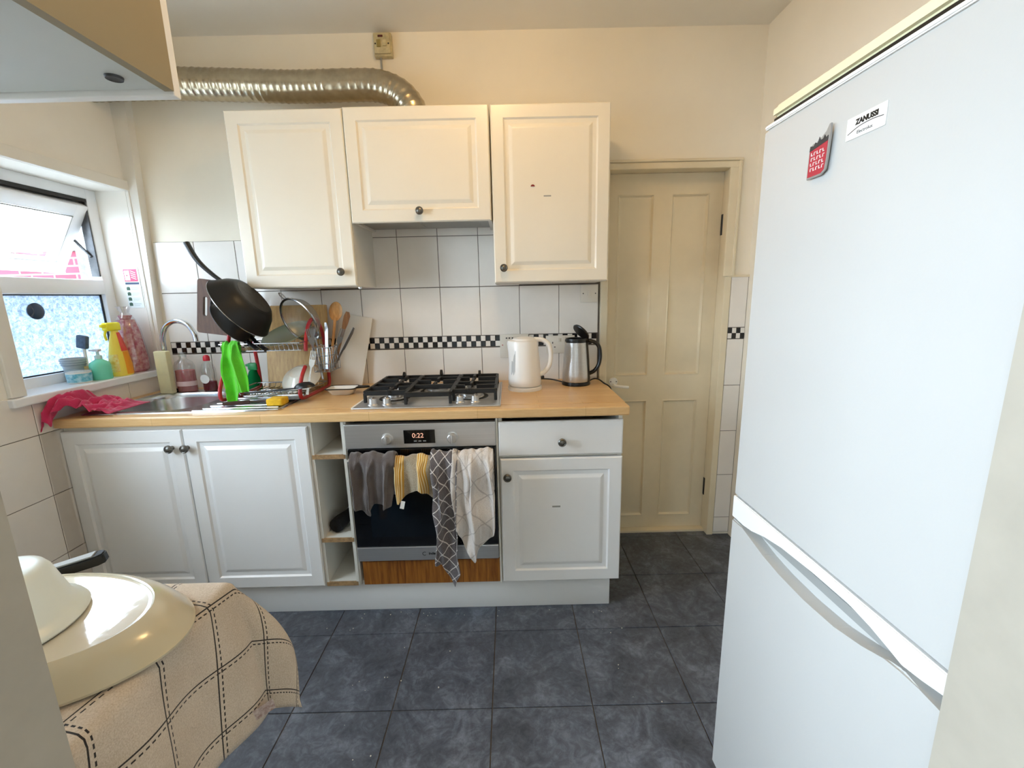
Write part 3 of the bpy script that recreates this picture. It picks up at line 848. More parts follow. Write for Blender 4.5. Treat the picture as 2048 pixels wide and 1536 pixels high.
# ---- cupboard hanging on the doorway wall, top left
m_tan = mat('tan_laminate_side', (150, 137, 110), .5, var=.06, vs_=3)
m_under = mat('pale_grey_board', (206, 210, 208), .5, var=.05, vs_=4)
hc = thing('hanging_cupboard', (.84, -1.56, 1.703), 'wall cupboard overhead at top left, tan side and pale underside', 'cabinet')
part('side_panel', bx(1.220, 1.236, FY1 + .002, -1.380, 1.700, 2.44), m_tan, hc, False, 'tan laminate side')
part('side_panel', bx(.44, .456, FY1 + .002, -1.380, 1.703, 2.44), m_tan, hc, False)
up_ = part('underside', bx(.456, 1.2195, FY1 + .002, -1.380, 1.704, 1.720), m_under, hc, False)
part('top_board', bx(.456, 1.2195, FY1 + .002, -1.380, 2.42, 2.44), m_under, hc, False)
part('back_board', bx(.456, 1.2195, FY1 + .002, FY1 + .01, 1.72, 2.42), m_under, hc, False)
for x0, x1 in ((.44, .836), (.840, 1.234)):
    part('door', bx(x0, x1, -1.378, -1.360, 1.694, 2.44, .002), m_lam, hc, False)
lt = part('cam_cover', xf(lathe([(0, 0), (.013, 0), (.012, -.004), (.008, -.003), (0, -.005)], 20), T(1.172, -1.425, 1.7038)), m_panb, up_, label='round dark metal fitting')

# ------------------------------------------------------------------ hob
hob = thing('gas_hob', (1.475, -.32, WZ), 'steel gas hob with black cast iron grates set in the worktop', 'hob')
HX0, HX1, HY0, HY1 = 1.182, 1.766, -.560, -.090
part('plate', join(bx(HX0, HX1, HY0, HY1, WZ, WZ + .007, .003)), m_steel, hob, label='brushed steel plate')
part('edge_trim', bx(HX0 - .004, HX0 + .004, HY0, HY1, WZ, WZ + .009, .002), m_arch, hob)
part('edge_trim', bx(HX1 - .004, HX1 + .004, HY0, HY1, WZ, WZ + .009, .002), m_steel, hob)
GZ = .957
def bar(p, q, w=.0062, h=.0095):
    p, q = Vector(p), Vector(q)
    L = (q - p).length
    b = bx(0, L, -w, w, -h, h, .0015, 1)
    return xf(b, T(*p) @ (q - p).to_track_quat('X', 'Z').to_matrix().to_4x4())
burners = {0: [(1.31, -.215, .045), (1.31, -.395, .036)], 1: [(1.475, -.27, .05)], 2: [(1.64, -.215, .036), (1.64, -.395, .045)]}
for gi, (gx0, gx1) in enumerate(((1.208, 1.378), (1.386, 1.566), (1.574, 1.748))):
    y0, y1 = (-.470, -.120) if gi != 1 else (-.515, -.120)
    z = GZ
    bars = [bar((gx0, y0, z), (gx1, y0, z)), bar((gx0, y1, z), (gx1, y1, z)), bar((gx0, y0, z), (gx0, y1, z)), bar((gx1, y0, z), (gx1, y1, z))]
    for x in (gx0, gx1):
        for y in (y0, y1): bars.append(bar((x, y, WZ + .007), (x, y, z), .006, .006))
    for k, (bx_, by_, br_) in enumerate(burners[gi]):
        for a, b in (((gx0, by_), (bx_ - br_ * .55, by_)), ((gx1, by_), (bx_ + br_ * .55, by_)), ((bx_, by_ - .085), (bx_, by_ - br_ * .55)), ((bx_, by_ + .085), (bx_, by_ + br_ * .55))):
            bars.append(bar((*a, z + .003), (*b, z + .003)))
    if gi != 1: bars.append(bar((gx0, -.305, z), (gx1, -.305, z)))
    else:
        bars += [bar((gx0, -.36, z), (gx1, -.36, z)), bar((gx0, -.18, z), (gx1, -.18, z))]
    xm = (gx0 + gx1) / 2
    if gi != 1: bars.append(bar((xm, y1, z), (xm, y1 - .02, z + .022), .006, .012))
    else: bars.append(bar((xm, y1 + .002, z), (xm, y1 - .03, z + .03), .006, .012))
    part('pan_support', join(*bars), m_iron, hob, False, 'black cast iron grate')
    for bx_, by_, br_ in burners[gi]:
        part('spill_bowl', xf(lathe([(0, 0), (br_ + .030, 0), (br_ + .028, .0025), (0, .003)], 32), T(bx_, by_, WZ + .0068)), m_pan, hob, label='black enamel burner surround')
        bn = part('burner', xf(lathe([(0, 0), (br_ + .012, 0), (br_ + .010, .006), (br_, .008), (br_, .018), (0, .018)], 28), T(bx_, by_, WZ + .007)), m_steel, hob, label='steel burner ring')
        part('burner_cap', xf(lathe([(0, .0), (br_ * .86, 0), (br_ * .84, .006), (br_ * .7, .008), (0, .008)], 28), T(bx_, by_, WZ + .025)), m_iron, bn)
for x, y in ((1.252, -.512), (1.307, -.508), (1.602, -.498), (1.665, -.496)):
    kb = part('control_knob', xf(lathe([(0, 0), (.021, 0), (.020, .003), (.0165, .006), (.0150, .026), (.013, .028), (0, .028)], 24), T(x, y, WZ + .007)), m_steel, hob, label='steel control knob')
    part('grip', bx(x - .003, x + .003, y - .014, y + .014, WZ + .033, WZ + .040, .0015), m_steel, kb)

# ------------------------------------------------------------------ kettles
wk = thing('white_kettle', (1.878, -.235, WZ), 'white plastic jug kettle with closed lid', 'kettle')
KT = T(1.878, -.235, WZ)
part('power_base', xf(lathe([(0, 0), (.079, 0), (.080, .004), (.078, .016), (.07, .018), (0, .018)], 36), KT), m_white, wk)
bd = lathe([(0, .021), (.073, .021), (.076, .028), (.076, .05), (.071, .12), (.066, .18), (.063, .215), (.060, .226), (.05, .232), (0, .233)], 36)
for v in bd.verts:                                   # pulled-out pouring lip on the left
    k = max(0, (v.co.z - .15) / .075) * max(0, -v.co.x / .06) ** 3
    v.co.x -= .016 * min(k, 1.2)
part('jug', xf(bd, KT), m_white, wk)
part('lid', xf(lathe([(0, .245), (.03, .243), (.052, .237), (.056, .230), (.05, .228), (0, .228)], 32), KT), m_white, wk)
part('handle', xf(tube(crom([(.045, -.004, .232), (.085, -.01, .228), (.112, -.014, .205), (.120, -.015, .16), (.112, -.014, .11), (.088, -.01, .078), (.066, -.006, .066)], 6), .0125, 12, flat=.85), KT), m_white, wk)
part('water_window', xf(lathe([(.0745, .065), (.0715, .12), (.067, .185)], 5, math.radians(212), math.radians(232)), KT), mat('smoky_window_plastic', (190, 192, 192), .2), wk)
part('switch', xf(bx(.075, .090, -.02, .002, .050, .062, .003), KT), m_black, wk)
skt = thing('steel_kettle', (2.130, -.150, WZ), 'stainless steel kettle with black handle and open black lid', 'kettle')
KT = T(2.130, -.150, WZ)
part('power_base', xf(lathe([(0, 0), (.068, 0), (.069, .005), (.066, .016), (.0, .018)], 36), KT), m_black, skt)
part('jug', xf(lathe([(.064, .018), (.066, .024), (.0655, .05), (.061, .12), (.055, .19), (.052, .215), (.049, .216), (.049, .20), (.05, .05), (0, .045)], 40), KT), m_steel, skt)
part('collar', xf(lathe([(.0535, .205), (.0545, .215), (.052, .224), (.047, .222), (.048, .21)], 36), KT), m_black, skt)
part('handle_spine', xf(lathe([(.0665, .018), (.0675, .03), (.063, .12), (.057, .19), (.055, .22)], 8, math.radians(-40), math.radians(40)), KT), m_black, skt)
part('handle', xf(tube(crom([(.045, -.002, .212), (.082, -.012, .206), (.106, -.016, .182), (.112, -.018, .135), (.105, -.016, .095), (.086, -.012, .066), (.062, -.004, .052)], 6), .0125, 12, flat=.75), KT), m_black, skt)
part('lid', xf(join(lathe([(0, -.004), (.044, -.004), (.047, 0), (.044, .006), (0, .009)], 30), tube([(.04, 0, 0), (.055, 0, -.004)], .008, 8)), KT @ T(.022, -.004, .252) @ R(46, 'Y') @ R(-18, 'X')), m_black, skt)
part('spout', xf(prism([(-.02, .0), (.0, .034), (.02, .0)], .004), KT @ T(-.051, 0, .198) @ R(90, 'X') @ R(90, 'Y') @ T(0, 0, -.002)), m_steel, skt)
part('power_cable', tube(crom([(2.19, -.13, WZ + .006), (2.225, -.09, WZ + .012), (2.245, -.12, WZ + .016), (2.262, -.17, WZ + .006), (2.285, -.21, WZ - .01), (2.29, -.215, WZ - .06)], 6), .0035, 8), m_black, skt)
part('power_cable', tube(crom([(2.07, -.12, WZ + .006), (2.02, -.055, WZ + .008), (1.96, -.045, WZ + .010), (1.93, -.06, WZ + .006)], 6), .0035, 8), m_black, skt)

# ------------------------------------------------------------------ dish rack and what is on it
RX0, RX1, RYF, RYB, RZ = .570, .912, -.365, -.130, 1.150
rk = thing('dish_rack', (.76, -.25, WZ + .0045), 'two-tier chrome wire dish rack with red coated side frames', 'dish rack')
tier = [tube(crom([(RX0, RYF, RZ + .012), (RX1, RYF, RZ + .012), (RX1, RYB, RZ + .012), (RX0, RYB, RZ + .012)], 1), .003, 6, True),
        tube([(RX0, RYF + .01, RZ - .02), (RX1, RYF + .01, RZ - .02)], .0022, 6), tube([(RX0, RYB - .01, RZ - .02), (RX1, RYB - .01, RZ - .02)], .0022, 6)]
for i in range(17):
    x = RX0 + .012 + i * (RX1 - RX0 - .024) / 16
    tier.append(tube([(x, RYF, RZ + .012), (x, RYF + .012, RZ - .02), (x, RYB - .012, RZ - .02), (x, RYB, RZ + .012)], .0016, 5))
part('top_tier', join(*tier), m_wire, rk)
tier = [tube(crom([(RX0, RYF + .02, .95), (RX1, RYF + .02, .95), (RX1, RYB, .95), (RX0, RYB, .95)], 1), .003, 6, True)]
for i in range(13):
    x = RX0 + .015 + i * (RX1 - RX0 - .03) / 12
    tier.append(tube([(x, RYF + .02, .95), (x, RYF + .03, .932), (x, RYB - .012, .932), (x, RYB, .95)], .0016, 5))
part('bottom_tier', join(*tier), m_wire, rk)
for x in (RX0, RX1):
    o = 0
    part('side_frame', tube(crom([(x, -.335, 1.055), (x, -.375, 1.02), (x, -.405, .970), (x, -.405, .934), (x, -.375, .924), (x, -.30, .923), (x, -.15, .923), (x, -.105, .935), (x, -.10, .99), (x, -.11, 1.10), (x, -.125, 1.19), (x, -.165, 1.242), (x, -.215, 1.255), (x, -.265, 1.228), (x, -.30, 1.17), (x, -.315, 1.12)], 5), .0082, 10), m_red, rk, label='red coated bent side frame')

def pan(name, label, c, nrm, r, rb, h, hpath, base=True, hr=.011, rim=m_wire):
    t = thing(name, c, label, 'pan', 'dark pans drying on the rack')
    MT = T(*c) @ align(-Vector(nrm)) @ T(0, 0, -h)
    prof = [(0, 0), (rb, 0), (rb + .012, .004), (rb + (r - rb) * .55, h * .35), (r - .004, h * .92), (r, h), (r - .002, h + .001), (r - .006, h * .92), (rb + (r - rb) * .5, h * .36), (rb, .006), (0, .004)]
    part('body', xf(lathe(prof, 48), MT), m_pan, t)
    part('rim', xf(tube([((r + .0005) * math.cos(2 * PI * k / 48), (r + .0005) * math.sin(2 * PI * k / 48), h) for k in range(48)], .0016, 6, True), MT), rim, t)
    if base: part('base_plate', xf(lathe([(0, -.0015), (rb * .93, -.0015), (rb * .95, .0005), (0, .0005)], 40), MT), m_panb, t, label='worn grey base')
    if hpath: part('handle', tube(crom(hpath, 6), lambda s: hr * (.75 + .35 * s), 10, flat=.7), m_black, t)
    return t
NP = Vector((.81, .07, .58)).normalized()
pan('wok', 'large black frying pan tipped on its side, handle pointing up left', (.666, -.345, 1.310), NP, .147, .084, .080, [(.612, -.345, 1.424), (.580, -.35, 1.452), (.543, -.355, 1.492), (.517, -.355, 1.530), (.494, -.355, 1.582)], hr=.0145)
pan('frying_pan', 'second black pan nested behind the large frying pan', (.620, -.325, 1.262), Vector((.86, .08, .48)), .112, .085, .045, [(.668, -.35, 1.19), (.70, -.365, 1.165), (.735, -.375, 1.140)], rim=m_panb)
pan('saucepan', 'small black pan lowest behind the large frying pan', (.645, -.385, 1.255), Vector((.85, .05, .52)), .094, .066, .05, [(.69, -.33, 1.19), (.725, -.345, 1.16), (.765, -.36, 1.135)], rim=m_panb)

# dark wooden chopping board with a hand slot
def slot_board(w, h, t, sx0, sx1, sz0, sz1):
    bm = bmesh.new()
    o_ = rrect(0, w, 0, h, .012, 4); s_ = rrect(sx0, sx1, sz0, sz1, .008, 4)
    lo = []
    for y in (0, t):
        lo.append(([bm.verts.new((x, y, z)) for x, z in o_], [bm.verts.new((x, y, z)) for x, z in s_]))
    for (A, B) in lo:
        n = len(A)
        for i in range(n): bm.faces.new((A[i], A[(i + 1) % n], B[(i + 1) % n], B[i]))
    for k in (0, 1):
        A, B = lo[0][k], lo[1][k]; n = len(A)
        for i in range(n): bm.faces.new((A[i], A[(i + 1) % n], B[(i + 1) % n], B[i]))
    return bm
solo('chopping_board', xf(slot_board(.17, .235, .016, .024, .041, .075, .160), T(.428, -.285, 1.212) @ R(6, 'Z') @ R(9, 'Y')), m_boardd, 'dark brown wooden chopping board with a hand slot, behind the pans', 'chopping board', smooth=False)
solo('chopping_board', xf(bx(0, .306, 0, .018, 0, .405, .004), T(.604, -.098, WZ + .006) @ R(-7.5, 'X')), m_boardl, 'large pale wooden chopping board standing behind the dish rack', 'chopping board', smooth=False)
solo('chopping_board', xf(bx(0, .165, 0, .005, 0, .375, .002), T(.888, -.052, WZ + .002) @ R(-5, 'X') @ R(12, 'Y')), mat('translucent_white_plastic', (222, 214, 200), .12, coat=.3), 'thin glossy white plastic chopping board leaning on the tiles behind the spoons', 'chopping board', smooth=False)

# sieve
sv = thing('sieve', (.868, -.285, 1.162), 'round fine-mesh metal sieve leaning on the top tier', 'sieve')
SN = Vector((-.41, -.83, -.34)).normalized()
SMX = T(.882, -.285, 1.254) @ align(SN) @ R(0, 'Z') @ S(1.0, 1.0, 1)
part('rim', xf(tube([(.099 * math.cos(2 * PI * k / 48), .099 * math.sin(2 * PI * k / 48), 0) for k in range(48)], .005, 8, True), SMX), m_wire, sv)
def mesh_mat():
    s = NT('fine_wire_mesh')
    tr = s.n('ShaderNodeBsdfTransparent'); g = s.n('ShaderNodeBsdfGlossy'); g.inputs['Roughness'].default_value = .35; g.inputs[0].default_value = (.55, .54, .52, 1)
    mx = s.n('ShaderNodeMixShader'); mx.inputs[0].default_value = .38
    s.l(tr.outputs[0], mx.inputs[1]); s.l(g.outputs[0], mx.inputs[2]); s.l(mx.outputs[0], s.out.inputs[0])
    return s.m
part('mesh_bowl', xf(lathe([(.098, 0), (.094, -.02), (.082, -.042), (.06, -.058), (.03, -.066), (0, -.068)], 36), SMX), mesh_mat(), sv, label='fine wire mesh bowl')
part('hook', tube(crom([(.832, -.27, 1.348), (.820, -.275, 1.366), (.808, -.28, 1.374), (.812, -.275, 1.358), (.828, -.27, 1.344)], 4), .0025, 6), m_wire, sv)
part('handle', tube([(.925, -.30, 1.185), (.960, -.30, 1.06), (.968, -.30, .99)], .005, 8), m_wire, sv)

# plates
def plate_bm(r, h):
    return lathe([(0, 0), (r * .58, 0), (r * .64, .003), (r * .95, h), (r, h + .002), (r * .985, h + .005), (r * .9, h), (r * .6, .006), (0, .005)], 40)
solo('plate', xf(plate_bm(.115, .018), T(.785, -.195, 1.175) @ align((-.15, -.35, .80)) @ S(1, 1, 1)), mat('grey_green_glaze', (122, 130, 104), .25), 'grey-green plate lying on the top tier under the sieve', 'plate')
solo('bowl', xf(lathe([(0, 0), (.04, 0), (.044, .006), (.085, .030), (.098, .05), (.095, .051), (.08, .034), (.04, .008), (0, .008)], 40), T(.815, -.215, 1.012) @ align((.05, .55, -.75)) @ S(.92, .92, .92)), mat('white_glaze', (236, 230, 216), .15), 'white bowl upside down on the lower tier of the rack', 'bowl')
# green cloth on the rail
def drape(name, m, label, cat, x0, x1, ybar, ztop, L, xb0=None, xb1=None, folds=3, amp=.012, back=.10, group=None, tip=None, phase=0., uvrot=0., rbar=.012, nu=40, nv=44, th=.003, skew=0., flare=0., side=-1):
    """cloth hung over a bar that runs along x: back flap, over the bar, front flap"""
    xb0 = x0 if xb0 is None else xb0; xb1 = x1 if xb1 is None else xb1
    ca, sa = math.cos(uvrot), math.sin(uvrot)
    W = (x1 - x0) * 1.25
    def fn(u, v):
        lf = tip(u) if tip else 1.0
        Lf = L * lf
        tot = back + PI * rbar + Lf
        s = v * tot
        w = math.sin(u * folds * 2 * PI + phase) + .45 * math.sin(u * folds * 4.7 * PI + phase * 2.1 + 1)
        if s < back:
            d_ = back - s; y = ybar + rbar + .002 + .004 * w * min(1, d_ / .05); z = ztop - rbar - d_; k = 0
        elif s < back + PI * rbar:
            a = (s - back) / rbar
            y = ybar + rbar * math.cos(a); z = ztop - rbar + rbar * math.sin(a) + .004 * w * math.sin(a); k = 0
        else:
            d_ = s - back - PI * rbar
            k = d_ / L
            g = min(1, .3 + d_ / .10)
            y = ybar - rbar - amp * (.75 + .55 * w) * g - flare * k
            z = ztop - rbar - d_
        xa, xz = x0 + (xb0 - x0) * k, x1 + (xb1 - x1) * k
        x = xa + (xz - xa) * u + .35 * amp * math.cos(u * folds * 2 * PI + phase) * min(1, k * 4) + skew * k
        q = Vector((u * 3.5 + phase * 3, s * 9, phase + x0))
        y -= amp * .9 * min(1, k * 5) * noise.noise(q); x += amp * .7 * min(1, k * 5) * noise.noise(q + Vector((7, 3, 1)))
        z += amp * .35 * noise.noise(q * 1.7) * (1 - min(1, k * 6))
        U, V_ = u * W, s
        return (x, y, z), (U * ca - V_ * sa, U * sa + V_ * ca)
    o = solo(name, grid(nu, nv, fn), m, label, cat, group, angle=80)
    solid(o, th); subd(o)
    return o
drape('cleaning_cloth', m_green, 'lime green cloth hanging over the front of the dish rack', 'cloth', .588, .655, RYF, RZ + .024, .262, .570, .688, 1.6, .020, .07, phase=.6, tip=lambda u: .80 + .22 * max(0, 1 - abs(u - .33) / .24), rbar=.009)

# cutlery holder and cutlery
ch = thing('cutlery_holder', (.985, -.31, 1.03), 'small wire cutlery basket hooked on the right end of the rack', 'cutlery holder')
hx0, hx1, hy0, hy1 = .956, 1.022, -.345, -.225
wr = []
for z in (1.030, 1.065, 1.10, 1.135):
    wr.append(tube([(hx0, hy0, z), (hx1, hy0, z), (hx1, hy1, z), (hx0, hy1, z)], .0018, 5, True))
for i in range(4):
    for y in (hy0, hy1): wr.append(tube([(hx0 + i * (hx1 - hx0) / 3, y, 1.03), (hx0 + i * (hx1 - hx0) / 3, y, 1.135)], .0014, 5))
for i in range(1, 5):
    for x in (hx0, hx1): wr.append(tube([(x, hy0 + i * (hy1 - hy0) / 5, 1.03), (x, hy0 + i * (hy1 - hy0) / 5, 1.135)], .0014, 5))
for i in range(6): wr.append(tube([(hx0, hy0 + i * (hy1 - hy0) / 5, 1.03), (hx1, hy0 + i * (hy1 - hy0) / 5, 1.03)], .0014, 5))
part('basket', join(*wr), m_wire, ch)
part('hook', tube([(hx0, -.29, 1.135), (hx0 - .012, -.29, 1.165)], .002, 5), m_wire, ch)
def fork_bm():
    h = prism([(-.006, 0), (.006, 0), (.0045, .03), (.003, .105), (.004, .118), (.011, .13), (.012, .145), (.0115, .19), (.0085, .19), (.0085, .152), (.0055, .152), (.0055, .19), (.0015, .19), (.0015, .152), (-.0015, .152), (-.0015, .19), (-.0055, .19), (-.0055, .152), (-.0085, .152), (-.0085, .19), (-.0115, .19), (-.012, .145), (-.011, .13), (-.004, .118), (-.003, .105), (-.0045, .03)], .0022)
    return xf(h, Matrix(((1, 0, 0, 0), (0, 0, 1, 0), (0, 1, 0, 0), (0, 0, 0, 1))))
def knife_bm():
    return xf(prism([(-.007, 0), (.007, 0), (.0055, .09), (.009, .10), (.010, .18), (.004, .205), (-.006, .208), (-.0055, .09)], .0026), XZ)
def spoon_bm(L=.19, rw=.019, rl=.028, hw=.0035, dep=.006):
    b = tube([(0, 0, 0), (0, 0, L * .5), (0, 0, L - rl * 1.7)], hw, 8, flat=.55, up=(0, 1, 0))
    bowl = lathe([(rw, 0), (rw * .9, -.35 * dep), (rw * .6, -.8 * dep), (0, -dep), (0, -dep - .0015), (rw * .62, -.8 * dep - .0015), (rw * .93, -.35 * dep - .0015), (rw + .0012, 0)], 24)
    xf(bowl, T(0, 0, L - rl) @ R(90, 'X') @ S(1, rl / rw, 1))
    return join(b, bowl)
cut = [('fork', fork_bm, m_cutlery, 'steel fork standing nearest in the cutlery basket, prongs up', .972, -.330, 1.035, -4, 12, 20),
       ('table_knife', knife_bm, m_cutlery, 'steel table knife standing in the middle of the cutlery basket', .990, -.300, 1.035, 3, -4, -15),
       ('spoon', spoon_bm, m_cutlery, 'steel spoon standing at the left of the cutlery basket', .968, -.290, 1.035, -6, 2, 10),
       ('fork', fork_bm, m_cutlery, 'steel fork leaning to the right out of the cutlery basket', 1.002, -.29, 1.035, 22, -3, 40),
       ('table_knife', knife_bm, m_cutlery, 'steel table knife leaning far right out of the cutlery basket', 1.008, -.270, 1.035, 30, -6, 60)]
for nm, fn_, m_, lb, x, y, z, tx_, ty_, rz_ in cut:
    solo(nm, xf(fn_(), T(x, y, z) @ R(tx_, 'Y') @ R(ty_, 'X') @ R(rz_, 'Z')), m_, lb, 'cutlery', 'cutlery in the wire basket')
solo('wooden_spoon', xf(spoon_bm(.30, .027, .042, .006, .008), T(.992, -.262, 1.035) @ R(7, 'Y') @ R(-10, 'X') @ R(20, 'Z')), m_spoon, 'tall wooden spoon standing in the cutlery basket', 'spoon', 'wooden spoons in the wire basket')
solo('wooden_spoon', xf(prism([(-.006, 0), (.006, 0), (.007, .17), (.014, .21), (.016, .245), (.008, .262), (-.006, .262), (-.011, .24), (-.010, .21), (-.006, .17)], .006), T(1.006, -.256, 1.035) @ R(16, 'Y') @ R(-8, 'X') @ R(25, 'Z') @ XZ), wood('dark_spoon_wood', (150, 104, 60), (112, 72, 40), 12, (8, 8, 1)), 'darker wooden spatula leaning right behind the tall wooden spoon', 'spatula', 'wooden spoons in the wire basket')
solo('fork', xf(fork_bm(), T(.942, -.412, .945) @ R(13, 'Y') @ R(-4, 'X')), m_chrome, 'long steel fork propped against the red frame below the basket', 'cutlery')
# black kitchen tools and a sponge on the drainer
solo('ladle', xf(join(spoon_bm(.33, .034, .044, .007, .022)), T(.655, -.375, .948) @ R(84, 'Y') @ R(8, 'X') @ R(90, 'Z')), m_black, 'long black plastic ladle lying across the lower tier', 'ladle')
solo('spatula', xf(join(prism([(-.008, 0), (.008, 0), (.006, .16), (.03, .19), (.032, .27), (-.032, .27), (-.03, .19), (-.006, .16)], .004)), T(.64, -.435, .922) @ R(-78, 'Z') @ R(0, 'X')), m_black, 'black plastic spatula lying on the drainer behind the sponge', 'spatula')
solo('kitchen_knife', xf(join(prism([(-.009, 0), (.009, 0), (.008, .1), (-.008, .1)], .014, .002), xf(prism([(-.008, .1), (.010, .1), (.012, .19), (.0, .235), (-.008, .2)], .0016), T(0, 0, .006))), T(.618, -.47, .9185) @ R(-72, 'Z')), mat('dark_brown_handle', (70, 46, 40), .4), 'kitchen knife with a brown handle lying at the front of the drainer', 'knife')
solo('sponge', bx(.812, .878, -.500, -.440, .919, .948, .006, 3), m_sponge, 'yellow washing-up sponge on the drainer edge', 'sponge')

# enamel pie dish
ed = thing('enamel_dish', (1.035, -.250, WZ), 'small white enamel dish with black rim and handle, left of the hob', 'dish')
def dish_bm():
    bm = bmesh.new()
    L = []
    for ins, z in ((.022, 0), (.020, .001), (.004, .028), (.0, .030), (.003, .031), (.022, .004)):
        L.append([bm.verts.new((x, y, WZ + z)) for x, y in rrect(.965 + ins, 1.100 - ins, -.300 + ins, -.205 - ins, .018, 5)])
    bm.faces.new(L[0][::-1])
    for A, B in zip(L, L[1:]):
        for i in range(len(A)): bm.faces.new((A[i], A[(i + 1) % len(A)], B[(i + 1) % len(A)], B[i]))
    bm.faces.new(L[-1])
    return bm
part('pan', dish_bm(), mat('white_enamel', (240, 236, 228), .15), ed)
part('rim', tube([(x, y, WZ + .0305) for x, y in rrect(.965, 1.100, -.300, -.205, .018, 5)], .0028, 6, True), m_black, ed, label='black enamel rim')
hl = [(1.098, -.262), (1.13, -.255), (1.148, -.2445), (1.150, -.236), (1.140, -.232), (1.098, -.228)]
part('handle', join(tube(crom([(x, y, WZ + .030) for x, y in hl], 5), .0045, 8), xf(lathe([(.008, 0), (.014, 0), (.014, .004), (.008, .004), (.008, 0)], 16), T(1.136, -.243, WZ + .028)), bx(1.098, 1.126, -.256, -.231, WZ + .0285, WZ + .0315)), m_black, ed)

# bottles behind the sink
def bottle_thing(name, label, x, y, z, parts, cat='bottle', group=None, sc2=(1, 1)):
    t = thing(name, (x, y, z), label, cat, group)
    for nm, prof, m in parts:
        part(nm, xf(lathe(prof, 28), T(x, y, z) @ S(sc2[0], sc2[1], 1)), m, t)
    return t
m_pinkliq = liquid_mat('pink_soap_liquid', (226, 150, 150), .55)
m_redliq = liquid_mat('dark_red_liquid', (132, 40, 52), .7)
g_b = 'bottles behind the sink'
bottle_thing('soap_bottle', 'clear bottle half full of pink liquid behind the sink', .225, -.125, WZ + .0046,
             [('bottle', [(0, 0), (.044, 0), (.047, .004), (.047, .125), (.040, .145), (.018, .160), (.016, .17), (.016, .178), (.0, .178)], m_film), ('liquid', [(0, .003), (.043, .003), (.044, .006), (.044, .105), (0, .105)], m_pinkliq), ('cap', [(0, .178), (.019, .172), (.019, .192), (0, .193)], m_film), ('label', [(.0474, .03), (.0476, .031), (.0476, .052), (.0474, .053)], mat('pale_pink_label', (232, 200, 196), .6))], 'bottle', g_b, (1, .7))
t = bottle_thing('washing_up_bottle', 'small clear bottle with red cap and white round label behind the sink', .335, -.120, WZ + .0046,
             [('bottle', [(0, 0), (.031, 0), (.034, .004), (.034, .105), (.026, .13), (.014, .145), (.012, .150), (0, .15)], m_film), ('liquid', [(0, .003), (.030, .003), (.031, .006), (.031, .045), (0, .045)], m_redliq), ('cap', [(0, .150), (.015, .148), (.016, .152), (.015, .168), (.008, .176), (0, .177)], mat('bright_red_cap', (206, 30, 52), .3))], 'bottle', g_b, (1, .75))
part('label', xf(lathe([(0, .0006), (.022, .0006), (.022, 0)], 24), T(.330, -.1465, WZ + .066) @ R(90, 'X')), m_white, t, label='white round label')
t = bottle_thing('spray_bottle', 'dark green spray bottle standing behind the lower rack tier', .545, -.105, WZ + .002,
             [('bottle', [(0, 0), (.030, 0), (.032, .004), (.030, .06), (.020, .09), (.011, .10), (0, .10)], liquid_mat('green_detergent', (20, 110, 60), .8))], 'bottle', g_b)
part('spray_head', join(bx(.525, .570, -.118, -.092, WZ + .10, WZ + .135, .006), bx(.512, .528, -.112, -.098, WZ + .118, WZ + .130, .003)), mat('green_plastic', (30, 140, 76), .35), t)
part('trigger', tube([(.526, -.105, WZ + .112), (.520, -.105, WZ + .085)], .004, 8), m_white, t)
solo('carton', xf(bx(-.034, .034, -.014, .014, 0, .205, .006), T(.160, -.165, WZ + .0046) @ R(-8, 'Z')), mat('pale_yellow_plastic', (228, 218, 172), .45, var=.15, vs_=12), 'tall flat pale yellow container standing in front of the tap', 'container')

# ------------------------------------------------------------------ window sill
SZ = 1.018
t = thing('tumbler', (-.085, -.345, SZ), 'grey ribbed plastic tumbler at the left on the window sill', 'tumbler')
part('cup', xf(lathe([(0, 0), (.030, 0), (.034, .02), (.036, .06), (.042, .085), (.043, .098), (.040, .098), (.034, .06), (.028, .004), (0, .004)], 28), T(-.085, -.345, SZ)), mat('grey_translucent_plastic', (176, 186, 190), .2), t)
for z in (.07, .08, .09): part('ridge', xf(tube([((.0405 + (z - .07) * .12) * math.cos(k * PI / 14), (.0405 + (z - .07) * .12) * math.sin(k * PI / 14), z) for k in range(28)], .0018, 6, True), T(-.085, -.345, SZ)), mat('grey_rib_plastic', (150, 160, 166), .25), t)
t = thing('plastic_tub', (-.015, -.402, SZ), 'small white tub with a turquoise label at the front of the sill', 'tub')
part('tub', xf(lathe([(0, 0), (.036, 0), (.039, .003), (.041, .048), (.0, .048)], 30), T(-.015, -.402, SZ)), m_white, t)
part('label', xf(lathe([(.0396, .006), (.0402, .006), (.0414, .040), (.0408, .041)], 30), T(-.015, -.402, SZ)), mat('turquoise_label', (60, 168, 196), .4, rgb2=(196, 232, 240), vs_=55), t, label='turquoise printed label')
part('lid', xf(lathe([(0, .048), (.043, .046), (.043, .056), (.04, .058), (0, .058)], 30), T(-.015, -.402, SZ)), m_film, t)
t = thing('soap_dispenser', (.006, -.322, SZ), 'mint green hand soap bottle with pump on the window sill', 'soap dispenser')
part('bottle', xf(lathe([(0, 0), (.034, 0), (.037, .004), (.037, .062), (.033, .074), (.018, .084), (.013, .088), (.012, .094), (0, .094)], 30), T(.006, -.322, SZ) @ S(1, 1.0, 1)), mat('mint_green_soap', (120, 222, 190), .25, sss=.0), t)
part('collar', xf(lathe([(0, .09), (.013, .09), (.013, .104), (.006, .107), (.005, .124), (0, .124)], 18), T(.006, -.322, SZ)), mat('pale_mint_pump', (196, 226, 220), .3), t)
